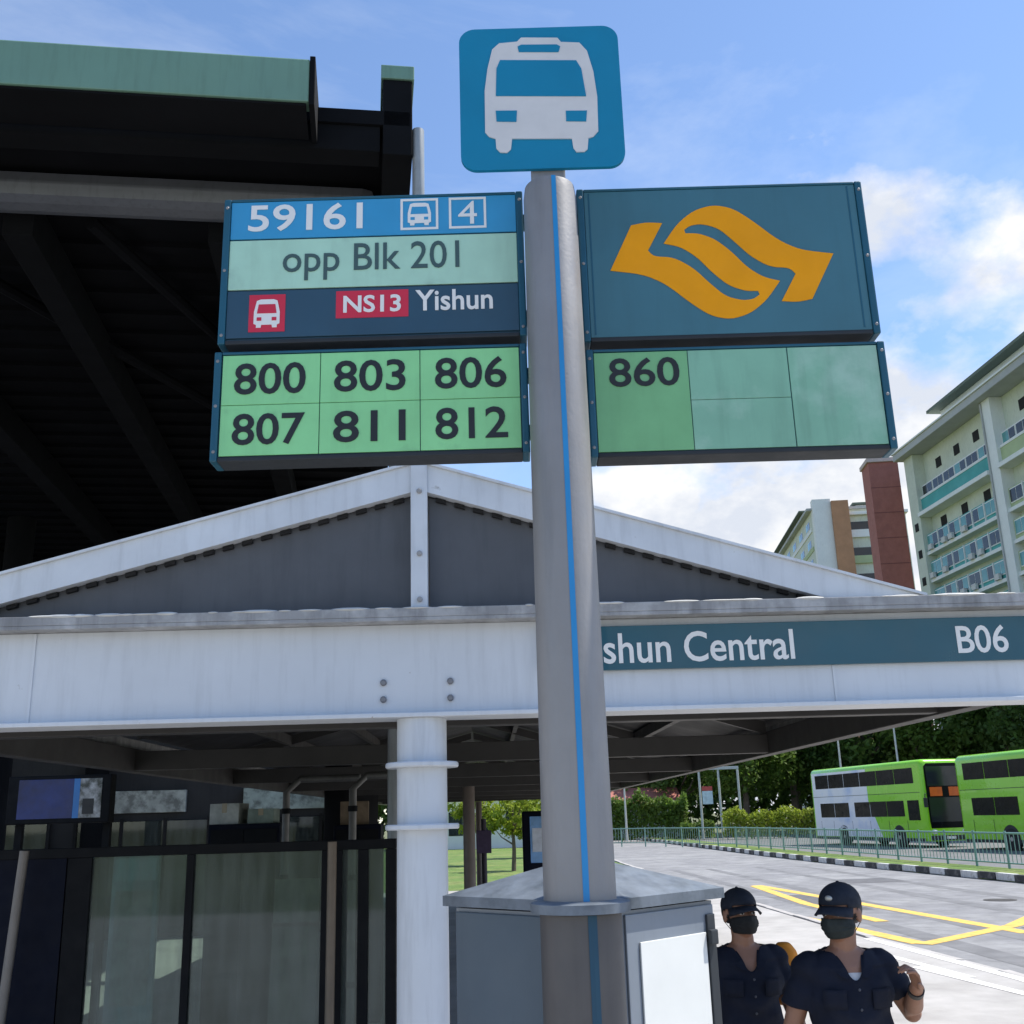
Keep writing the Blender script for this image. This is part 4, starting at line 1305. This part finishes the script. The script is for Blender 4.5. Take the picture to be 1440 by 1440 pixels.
def hedge(name, x0, x1, y, h, m, label, cat='hedge', n=3600, leaf=0.12, depth=1.0):
    rg = random.Random(int(x0 * 10) + 5)
    t = thing(name, label, cat, ((x0 + x1) / 2, y, 0))
    w = (x1 - x0) / 2
    mb = MB()
    for _ in range(n):
        x = rg.uniform(-w, w)
        hh = h * (0.86 + 0.14 * math.sin(x * 2.3) * math.sin(x * 0.9 + 1) + rg.uniform(-0.06, 0.08))
        z = hh * rg.random() ** 0.6
        c2 = Vector((x, rg.uniform(-depth / 2, depth / 2), z))
        nrm = Vector((rg.gauss(0, 1), rg.gauss(-0.5, 1), rg.gauss(0.7, 0.8))).normalized()
        a = Matrix.Rotation(rg.uniform(0, 6.28), 3, nrm) @ nrm.orthogonal().normalized()
        b = nrm.cross(a)
        s = leaf * rg.uniform(0.6, 1.5)
        mb.v += [tuple(c2 + a * s), tuple(c2 + b * s * 0.55), tuple(c2 - a * s), tuple(c2 - b * s * 0.55)]
        k = len(mb.v)
        mb.f.append((k - 4, k - 3, k - 2, k - 1))
    me = bpy.data.meshes.new('foliage')
    me.from_pydata(mb.v, [], mb.f)
    link('foliage', me, m, t)
    st = MB()
    x = -w + 0.3
    while x < w:
        st.tube([(x, 0, -0.1), (x + rg.uniform(-.1, .1), 0, h * 0.7)], [0.03, 0.012], 5)
        x += 0.5
    st.build('stems', bark, t)
    return t


hedge('hedge', 15.4, 24.0, 85, 2.3, lf3, 'yellow green clipped hedge behind the railing left of buses')
hedge('shrub_bank', 4.5, 13.5, 90, 3.7, lf2, 'dark shrub bank before the red roofed house', 'shrub', 6500, 0.15)
hedge('shrub_bank', 12.6, 15.2, 88, 1.4, lf2, 'small green shrub clump below the white gantry frame', 'shrub', 1200, 0.12)

wood = hedge('woodland', -30, 70, 118, 9.5, lf1, 'x', 'x', 26000, 0.42, 6.0)
for key in ('label', 'category'):
    del wood[key]
wood['kind'] = 'stuff'
HS = thing('house', 'small far house with faded red roof right of the pole', 'house', (10.6, 100, 0), R(4))
MB().box(-3.2, 3.2, -2, 2, 0, 3.0).build('wall', mat('house_wall', (0.34, 0.36, 0.33), 0.85, var=0.15, vscale=1, streak=0.2), HS)
rf_m = mat('faded_red_roof', (0.36, 0.13, 0.10), 0.8, var=0.2, vscale=1.5)
MB().prism([(-2.5, 2.95), (2.5, 2.95), (0, 4.3)], -3.6, 3.6, 'x').build('roof', rf_m, HS)
for x in (-2.0, 0.0, 2.0):
    wv = MB().box(x - 0.5, x + 0.5, -2.05, -2.001, 1.0, 2.2, 0.01).build('window', white_w, HS)
    MB().box(x - 0.42, x + 0.42, -2.07, -2.051, 1.08, 2.12).build('pane', pane_m, wv)
gm = mat('white_post_paint', (0.42, 0.46, 0.44), 0.5, var=0.08)
GF = thing('gantry_frame', 'white post and beam gantry frame beyond the railing', 'gantry', (15.6, 86.5, 0), R(-8))
for x in (-1.5, 0.0, 1.5):
    MB().tube([(x, 0, 0), (x, 0, 5.2)], 0.09, 10).build('post', gm, GF, True)
MB().box(-1.6, 1.6, -0.1, 0.1, 5.2, 5.42, 0.02).build('beam', gm, GF)
MB().box(-1.35, -0.55, -0.14, -0.1, 2.6, 3.6, 0.01).build('sign_plate', mat('plate_pale_blue', (0.45, 0.58, 0.62), 0.5, var=0.2, vscale=3), GF)
MB().box(-1.35, -0.55, -0.14, -0.1, 3.62, 3.95, 0.01).build('sign_header', mat('plate_red', (0.4, 0.06, 0.05), 0.5, var=0.2, vscale=3), GF)


def street_lamp(x, y, h, label, side=1):
    t = thing('street_lamp', label, 'street lamp', (x, y, 0), 0, 'street lamps')
    pm = mat('lamp_post_grey', (0.50, 0.52, 0.50), 0.5, 0.3, var=0.08)
    MB().lathe([(0.12, 0), (0.09, 1.2), (0.055, h)], 0, 0, 12).build('post', pm, t, True)
    MB().tube([(0, 0, h - 0.05), (side * 0.5, 0, h + 0.35), (side * 1.4, 0, h + 0.5)], [0.05, 0.045, 0.035], 8).build('arm', pm, t, True)
    MB().ell((side * 1.6, 0, h + 0.5), (0.38, 0.14, 0.08), 14, 8).build('lamp_head', gm, t, True)
    return t


street_lamp(22.8, 78, 7.4, 'pale street lamp rising behind the white wrapped bus tail', -1)
street_lamp(26.2, 76, 8.5, 'taller street lamp behind the green part of the wrapped bus', 1)
street_lamp(8.3, 88, 5.8, 'short street lamp near the red roofed house', 1)

# ------------------------------------------------------------------ people
def remesh(mb, voxel, name, smooth_it=4):
    me = mb.mesh(name + '_raw')
    o = bpy.data.objects.new(name + '_raw', me)
    C.objects.link(o)
    md = o.modifiers.new('r', 'REMESH')
    md.mode = 'VOXEL'
    md.voxel_size = voxel
    sm = o.modifiers.new('s', 'SMOOTH')
    sm.factor = 0.5
    sm.iterations = smooth_it
    bpy.context.view_layer.update()
    dg = bpy.context.evaluated_depsgraph_get()
    out = bpy.data.meshes.new_from_object(o.evaluated_get(dg))
    bpy.data.objects.remove(o, do_unlink=True)
    bpy.data.meshes.remove(me)
    out.name = name
    for p in out.polygons:
        p.use_smooth = True
    return out


def chain(mb, pts, rads, seg=14):
    mb.tube(pts, rads, seg)
    for p, r_ in zip(pts, rads):
        mb.ell(p, (r_, r_, r_), seg, 8)


def loft(mb, rings, seg=28):
    """stack of elliptical rings (cx, cy, z, rx, ry)"""
    vs_, fs_ = [], []
    for cx, cy, z, rx, ry in rings:
        for k in range(seg):
            t = 2 * PI * k / seg
            c, s = math.cos(t), math.sin(t)
            # slightly squared section
            e_ = 0.85
            vs_.append((cx + rx * math.copysign(abs(c) ** e_, c), cy + ry * math.copysign(abs(s) ** e_, s), z))
    n = len(rings)
    for i in range(n - 1):
        for k in range(seg):
            k2 = (k + 1) % seg
            fs_.append((i * seg + k, i * seg + k2, (i + 1) * seg + k2, (i + 1) * seg + k))
    fs_ += [tuple(range(seg))[::-1], tuple((n - 1) * seg + k for k in range(seg))]
    mb.add(vs_, fs_)


def hand(mb, wrist, fwd, palm_n, s, curl, spread=0.09):
    """palm and five jointed fingers; fwd = wrist to knuckles, palm_n = out of the palm, s=+1 thumb on the +side"""
    f = Vector(fwd).normalized()
    n_ = Vector(palm_n)
    n_ = (n_ - f * n_.dot(f)).normalized()
    sd = f.cross(n_) * s                    # towards the thumb
    w = Vector(wrist)
    M = Matrix((sd, f, n_)).transposed()
    mb.ell(w + f * 0.048, (0.038, 0.052, 0.016), 16, 10, M)
    for i, (off, ln, r_) in enumerate(((0.029, 0.072, 0.0085), (0.0095, 0.080, 0.0088), (-0.0105, 0.074, 0.0084), (-0.029, 0.058, 0.0076))):
        p = w + f * (0.088 - abs(i - 1) * 0.004) + sd * off
        d = (f + sd * spread * (1.2 - i * 0.8)).normalized()
        pts, rs = [w + f * 0.06 + sd * off * 0.9, p], [r_, r_]
        for j, fr in enumerate((0.42, 0.32, 0.26)):
            cu = curl[i] * (0.8, 1.1, 0.8)[j]
            ax = d.cross(n_).normalized()
            d = Matrix.Rotation(cu, 3, ax) @ d
            p = p + d * ln * fr
            pts.append(p)
            rs.append(r_ * (0.97, 0.9, 0.78)[j])
        chain(mb, pts, rs, 10)
    t0 = w + f * 0.022 + sd * 0.026
    d = (sd * 0.8 + f * 0.75 + n_ * 0.25).normalized()
    t1 = t0 + d * 0.032
    d2 = (d * 0.6 + f * 0.6 + n_ * 0.35).normalized()
    t2 = t1 + d2 * 0.028
    t3 = t2 + (d2 + f * 0.5).normalized() * 0.022
    chain(mb, [t0, t1, t2, t3], [0.013, 0.0115, 0.010, 0.008], 10)


skin_m = mat('skin', (0.29, 0.145, 0.09), 0.5, var=0.08, vscale=14, bump=0.06, bscale=220)
navy_c = mat('navy_cloth', (0.007, 0.010, 0.022), 0.85, var=0.2, vscale=6, bump=0.25, bscale=260, spec=0.3)
trs_m = mat('dark_trouser_cloth', (0.012, 0.013, 0.018), 0.85, var=0.2, vscale=6, bump=0.2, bscale=260, spec=0.3)
cap_m = mat('navy_cap_cloth', (0.006, 0.011, 0.023), 0.8, var=0.2, vscale=16, bump=0.2, bscale=300)
hair_m = mat('black_hair', (0.008, 0.007, 0.007), 0.45, var=0.2, vscale=60, bump=0.4, bscale=300)
mask_k = mat('black_mask', (0.006, 0.007, 0.008), 0.8, var=0.2, vscale=30)
mask_g = mat('grey_green_mask', (0.014, 0.021, 0.021), 0.8, var=0.2, vscale=30)
shoe_m = mat('black_shoe', (0.01, 0.01, 0.01), 0.4, var=0.1)
tee_m = mat('white_undershirt', (0.6, 0.58, 0.57), 0.8, var=0.05)
eye_w = mat('eye_white', (0.7, 0.68, 0.66), 0.2, var=0)
btn_m = mat('shirt_button', (0.05, 0.055, 0.07), 0.4, var=0)
watch_m = mat('black_strap', (0.01, 0.01, 0.01), 0.5, var=0)
badge_m = mat('silver_badge', (0.45, 0.45, 0.42), 0.35, 0.6, var=0.1)


def person(label, loc, rz, scale, head_yaw, head_tilt, larm, rarm, lhand, rhand, mask_m, hat, wide=1.0, undershirt=False, seed=1):
    """facing -Y; larm/rarm = (elbow, wrist) for +X and -X side; hands = (fwd, palm normal, curls)"""
    t = thing('person', label, 'person', loc, rz)
    t.scale = (scale,) * 3
    rg = random.Random(seed)
    H0 = Vector((0.0, -0.015, 1.465))                 # neck pivot
    HM = Matrix.Translation(H0) @ Matrix.Rotation(head_yaw, 4, 'Z') @ Matrix.Rotation(head_tilt, 4, 'X')

    def hp(x, y, z):                                  # head-space point (origin at pivot)
        return HM @ Vector((x, y, z))
    HR = HM.to_3x3()
    bd = MB()
    # legs and feet
    for s in (-1, 1):
        chain(bd, [(s * 0.09, 0.0, 0.92), (s * 0.105, -0.01, 0.70), (s * 0.11, -0.012, 0.49), (s * 0.112, 0.01, 0.34), (s * 0.115, 0.02, 0.09)],
              [0.092, 0.076, 0.055, 0.052, 0.036])
        bd.ell((s * 0.12, -0.06, 0.045), (0.042, 0.12, 0.04), 14, 8)
    # trunk
    loft(bd, [(0, 0.005, 0.86, 0.15, 0.10), (0, 0.01, 0.95, 0.165, 0.115), (0, 0.0, 1.06, 0.145 * wide, 0.105 * wide), (0, -0.005, 1.18, 0.152 * wide, 0.108 * wide), (0, 0.0, 1.30, 0.160, 0.110),
              (0, 0.005, 1.38, 0.152, 0.093), (0, 0.01, 1.425, 0.115, 0.07), (0, 0.008, 1.45, 0.06, 0.055)])
    chain(bd, [(0, 0.012, 1.40), H0 + Vector((0, 0.005, 0.01)), hp(0, 0.012, 0.06)], [0.060, 0.054, 0.052])
    # head: skull, face, jaw, nose, brow, ears
    bd.ell(hp(0, 0.012, 0.145), (0.074, 0.092, 0.088), 24, 16, HR)
    bd.ell(hp(0, -0.022, 0.10), (0.060, 0.068, 0.082), 20, 14, HR)
    bd.ell(hp(0, -0.05, 0.045), (0.040, 0.036, 0.030), 16, 10, HR)
    bd.ell(hp(0, -0.092, 0.095), (0.013, 0.022, 0.016), 12, 8, HR)
    chain(bd, [hp(0, -0.082, 0.13), hp(0, -0.099, 0.097)], [0.009, 0.012], 10)
    for s in (-1, 1):
        bd.ell(hp(s * 0.076, 0.018, 0.11), (0.010, 0.02, 0.032), 12, 8, HR)
        bd.ell(hp(s * 0.030, -0.078, 0.142), (0.024, 0.012, 0.008), 12, 8, HR)
    # arms and hands
    sh = {}
    for s, (el, wr), (hf, hn, cu) in ((1, larm, lhand), (-1, rarm, rhand)):
        sp = Vector((s * 0.160, 0.01, 1.375))
        el, wr = Vector(el), Vector(wr)
        sh[s] = (sp, el, wr)
        chain(bd, [sp, sp.lerp(el, 0.4), el, el.lerp(wr, 0.3), wr], [0.050, 0.046, 0.039, 0.040, 0.026])
        side = Vector(hf).normalized().cross(Vector(hn).normalized())
        hand(bd, wr, hf, hn, 1 if side.dot(Vector((-s, -0.6, 0.3))) > 0 else -1, cu)
    me = remesh(bd, 0.0052, 'body', 3)
    link('body', me, skin_m, t)
    # shirt: trunk and short sleeves a little larger than the body
    st = MB()
    loft(st, [(0, 0.005, 0.87, 0.178 * wide, 0.132 * wide), (0, 0.0, 0.96, 0.182 * wide, 0.138 * wide), (0, -0.004, 1.05, 0.164 * wide, 0.130 * wide), (0, -0.008, 1.18, 0.166 * wide, 0.130 * wide), (0, -0.002, 1.30, 0.178, 0.127),
              (0, 0.005, 1.375, 0.172, 0.110), (0, 0.01, 1.425, 0.128, 0.083), (0, 0.01, 1.455, 0.074, 0.068)])
    for s in (-1, 1):
        sp, el, wr = sh[s]
        cuff = sp.lerp(el, 0.58)
        chain(st, [sp + Vector((-s * 0.015, 0, 0.0)), sp + Vector((s * 0.004, 0, -0.012)), sp.lerp(el, 0.3)], [0.064, 0.066, 0.063])
        st.tube([sp.lerp(el, 0.25), cuff], [0.065, 0.064], 18)
    sme = remesh(st, 0.009, 'shirt', 3)
    # folds, and the open V at the collar
    bm = bmesh.new()
    bm.from_mesh(sme)
    ph = rg.uniform(0, 6)
    for v in bm.verts:
        x, y, z = v.co
        f_ = 0.0055 * math.sin(38 * z + 16 * x + 9 * y + ph) + 0.0050 * math.sin(31 * x * (1.4 - z) * 3 - 22 * z + ph * 2) + 0.0030 * math.sin(70 * z - 40 * abs(x) + ph)
        v.co += v.normal * f_ * (1.0 if z < 1.38 else 0.3)
    kill = [f for f in bm.faces if f.calc_center_median().y < 0.02 and f.calc_center_median().z > 1.325 and
            abs(f.calc_center_median().x) < 0.012 + (f.calc_center_median().z - 1.325) * 0.50 and abs(f.calc_center_median().x) < 0.062]
    kill += [f for f in bm.faces if f.calc_center_median().z > 1.438 and f not in kill]
    bmesh.ops.delete(bm, geom=list(set(kill)), context='FACES')
    bnd = [v for v in bm.verts if v.is_boundary and v.link_faces]
    for _ in range(14):
        new = {}
        for v in bnd:
            nb = [e_.other_vert(v).co for e_ in v.link_edges if e_.is_boundary]
            if len(nb) == 2:
                new[v] = v.co.lerp((nb[0] + nb[1]) / 2, 0.6)
        for v, c in new.items():
            v.co = c
    bm.to_mesh(sme)
    bm.free()
    so = link('shirt', sme, navy_c, t)
    sd_ = so.modifiers.new('thickness', 'SOLIDIFY')
    sd_.thickness = 0.004
    # collar wings, placket, pockets, buttons
    for s in (-1, 1):
        a = [(s * 0.058, 0.048, 1.452), (s * 0.070, 0.0, 1.455), (s * 0.046, -0.074, 1.425), (s * 0.008, -0.133, 1.325), (s * 0.070, -0.126, 1.345), (s * 0.112, -0.062, 1.412), (s * 0.11, 0.02, 1.432), (s * 0.08, 0.07, 1.434)]
        mbc = MB().add(a, [(0, 1, 6, 7), (1, 2, 5, 6), (2, 3, 4, 5)])
        co = mbc.build('collar', navy_c, t)
        cs_ = co.modifiers.new('thickness', 'SOLIDIFY')
        cs_.thickness = 0.006
        cb_ = co.modifiers.new('soft', 'SUBSURF')
        cb_.levels = cb_.render_levels = 2
        # flap pocket following the chest
        mp_ = MB()
        g = []
        for i in range(5):
            for z in (1.225, 1.255, 1.285, 1.30):
                x = s * (0.055 + 0.022 * i)
                yy = -0.006 - 0.136 * math.sqrt(max(0.0, 1 - (abs(x) / 0.2) ** 2.2))
                g.append((x, yy - (0.004 if z > 1.27 else 0), z))
        mp_.add(g, [(i * 4 + j, (i + 1) * 4 + j, (i + 1) * 4 + j + 1, i * 4 + j + 1) for i in range(4) for j in range(3)])
        po = mp_.build('pocket', navy_c, so, True)
        ps_ = po.modifiers.new('thickness', 'SOLIDIFY')
        ps_.thickness = 0.004
    for z in (1.30, 1.225, 1.15, 1.075, 1.0):
        MB().ell((0.0, -0.142 * (wide if z < 1.2 else 1.0), z), (0.006, 0.004, 0.006), 10, 6).build('button', btn_m, so)
    if undershirt:
        us = MB()
        loft(us, [(0, -0.003, 1.22, 0.158, 0.114), (0, -0.002, 1.30, 0.164, 0.115), (0, 0.004, 1.355, 0.14, 0.102), (0, 0.006, 1.362, 0.11, 0.096)])
        us.build('undershirt', tee_m, t, True)
    # trousers and belt
    tr = MB()
    loft(tr, [(0, 0.005, 0.83, 0.175, 0.125), (0, 0.006, 0.93, 0.178, 0.128), (0, 0.0, 1.02, 0.160 * wide, 0.118 * wide)])
    for s in (-1, 1):
        tr.tube([(s * 0.092, 0.0, 0.90), (s * 0.108, -0.008, 0.5), (s * 0.116, 0.012, 0.07)], [0.103, 0.083, 0.085], 20)
    link('trousers', remesh(tr, 0.010, 'trousers', 4), trs_m, t)
    for s in (-1, 1):
        sb = MB()
        sb.ell((s * 0.12, -0.06, 0.05), (0.05, 0.145, 0.05), 18, 10)
        sb.box(s * 0.12 - 0.047, s * 0.12 + 0.047, -0.19, 0.075, 0.0, 0.03, 0.01)
        sb.build('shoe', shoe_m, t, True)
    # head wear
    hc = MB()
    hc.ell(hp(0, 0.012, 0.160), (0.085, 0.104, 0.083), 28, 16, HR)
    cme = hc.mesh('cap')
    bm = bmesh.new()
    bm.from_mesh(cme)
    inv = HM.inverted()
    bmesh.ops.delete(bm, geom=[f for f in bm.faces if (inv @ f.calc_center_median()).z < 0.150 - 0.12 * (inv @ f.calc_center_median()).y * 0.35], context='FACES')
    bm.to_mesh(cme)
    bm.free()
    cap = link('cap', cme, cap_m, t, True)
    cs_ = cap.modifiers.new('thickness', 'SOLIDIFY')
    cs_.thickness = 0.005
    br = MB()
    g = []
    for i in range(13):
        a = R(-68 + 136 * i / 12)
        for k, rr2 in enumerate((1.0, 1.32, 1.62)):
            x = 0.082 * math.sin(a) * (1 + 0.06 * k)
            y = 0.012 - 0.098 * math.cos(a) - (rr2 - 1.0) * 0.105 * max(0.0, math.cos(a)) ** 0.8
            z = 0.158 - 0.028 * (rr2 - 1) * 1.2 - 0.012 * (abs(math.sin(a)) ** 2) * (1 + k * 0.7)
            g.append(tuple(hp(x, y, z)))
    br.add(g, [(i * 3 + j, (i + 1) * 3 + j, (i + 1) * 3 + j + 1, i * 3 + j + 1) for i in range(12) for j in range(2)])
    bo = br.build('brim', cap_m, cap, True)
    bs_ = bo.modifiers.new('thickness', 'SOLIDIFY')
    bs_.thickness = 0.006
    MB().ell(hp(0, 0.012, 0.243), (0.008, 0.008, 0.005), 10, 6).build('top_button', cap_m, cap)
    if hat:
        MB().ell(hp(0.0, -0.086, 0.188), (0.017, 0.008, 0.012), 14, 8, HR).build('cap_badge', badge_m, cap)
    # hair below the cap at back and sides
    hh = MB()
    hh.ell(hp(0, 0.026, 0.135), (0.0805, 0.090, 0.082), 26, 16, HR)
    hme = hh.mesh('hair')
    bm = bmesh.new()
    bm.from_mesh(hme)
    bmesh.ops.delete(bm, geom=[f for f in bm.faces if (inv @ f.calc_center_median()).y < -0.005 or (inv @ f.calc_center_median()).z < 0.075 + 0.0], context='FACES')
    bm.to_mesh(hme)
    bm.free()
    link('hair', hme, hair_m, t, True)
    for s in (-1, 1):
        eo = MB().ell(hp(s * 0.030, -0.0815, 0.122), (0.0125, 0.008, 0.0065), 14, 8, HR).build('eye', eye_w, t, True)
        MB().ell(hp(s * 0.030, -0.0885, 0.122), (0.0055, 0.002, 0.0055), 10, 6, HR).build('iris', ink, eo, True)
        chain(bw := MB(), [hp(s * 0.014, -0.091, 0.139), hp(s * 0.03, -0.0905, 0.143), hp(s * 0.046, -0.080, 0.139)], [0.0035, 0.0042, 0.0028], 8)
        bw.build('eyebrow', hair_m, t, True)
    # face mask shell with ear loops
    fm = MB()
    g = []
    NA, NZ = 17, 9
    for i in range(NA):
        a = R(-82 + 164 * i / (NA - 1))
        for k in range(NZ):
            z = 0.028 + 0.083 * k / (NZ - 1) - 0.012 * (abs(a) / 1.4) ** 2 * (1 if k > 4 else -0.8)
            bulge = math.sin(PI * k / (NZ - 1)) * 0.012 + 0.026 * math.exp(-(a / 0.35) ** 2) * (0.3 + 0.7 * k / (NZ - 1)) + 0.0025 * math.sin(k * 2.6)
            shr = 1.0 - 0.16 * (1 - k / (NZ - 1)) ** 1.5
            g.append(tuple(hp((0.066 + bulge) * math.sin(a) * shr, -0.012 - (0.080 + bulge) * math.cos(a) * shr, z)))
    fm.add(g, [(i * NZ + j, (i + 1) * NZ + j, (i + 1) * NZ + j + 1, i * NZ + j + 1) for i in range(NA - 1) for j in range(NZ - 1)])
    fo = fm.build('face_mask', mask_m, t, True)
    fs2 = fo.modifiers.new('thickness', 'SOLIDIFY')
    fs2.thickness = 0.003
    for s in (-1, 1):
        MB().tube([hp(s * 0.068, -0.02, 0.095), hp(s * 0.081, 0.018, 0.12), hp(s * 0.080, 0.026, 0.09), hp(s * 0.066, -0.018, 0.05)], 0.0018, 6).build('ear_loop', mask_m, fo)
    return t, sh


relaxed = (0.28, 0.32, 0.36, 0.42)
fist = (0.75, 0.85, 0.9, 0.9)
p2, sh2 = person('person in navy shirt and cap raising one hand, nearer the road', (1.335, 4.82, 0.0), R(4), 0.995, R(-46), R(3),
                 ((0.285, 0.05, 1.175), (0.235, -0.15, 1.305)), ((-0.235, 0.07, 1.11), (-0.265, -0.03, 0.87)),
                 ((-0.30, -0.55, 0.75), (-0.85, -0.1, -0.25), (0.45, 0.6, 0.75, 0.85)), ((0.0, -0.15, -1), (1, -0.1, 0.0), relaxed),
                 mask_g, True, 1.02, True, 3)
tm_ = MB().tube([Vector((0.235, -0.15, 1.305)).lerp(Vector((0.285, 0.05, 1.175)), 0.10), Vector((0.235, -0.15, 1.305)).lerp(Vector((0.285, 0.05, 1.175)), 0.22)], 0.033, 18)
tm_.build('wrist_band', watch_m, p2, True)
p1, sh1 = person('person in navy shirt and black mask beside the notice cabinet', (1.035, 5.45, 0.0), R(6), 0.965, R(8), R(-4),
                 ((0.245, 0.03, 1.10), (0.27, -0.05, 0.86)), ((-0.245, 0.04, 1.10), (-0.27, -0.05, 0.86)),
                 ((0.0, -0.15, -1), (-1, -0.1, 0.0), relaxed), ((0.0, -0.15, -1), (1, -0.1, 0.0), relaxed),
                 mask_k, False, 0.95, False, 8)
# orange bag standing between the two, carried at the hip of the one behind
bag_m = mat('orange_bag_cloth', (0.75, 0.27, 0.02), 0.7, var=0.12, vscale=9, bump=0.2, bscale=120)
BG = thing('shoulder_bag', 'orange bag hanging between the two people in navy', 'bag', (1.262, 5.60, 1.10))
bgm = MB()
loft(bgm, [(0, 0, 0.0, 0.05, 0.05), (0, 0, 0.02, 0.07, 0.065), (0.005, 0, 0.14, 0.075, 0.07), (0, 0, 0.24, 0.06, 0.055), (0, 0, 0.28, 0.03, 0.035)])
link('pouch', remesh(bgm, 0.012, 'pouch', 4), bag_m, BG)
MB().tube([(0.0, 0.04, 0.24), (-0.05, 0.07, 0.25), (-0.12, 0.06, 0.20), (-0.20, 0.02, 0.18)], 0.009, 8).build('strap', bag_m, BG, True)
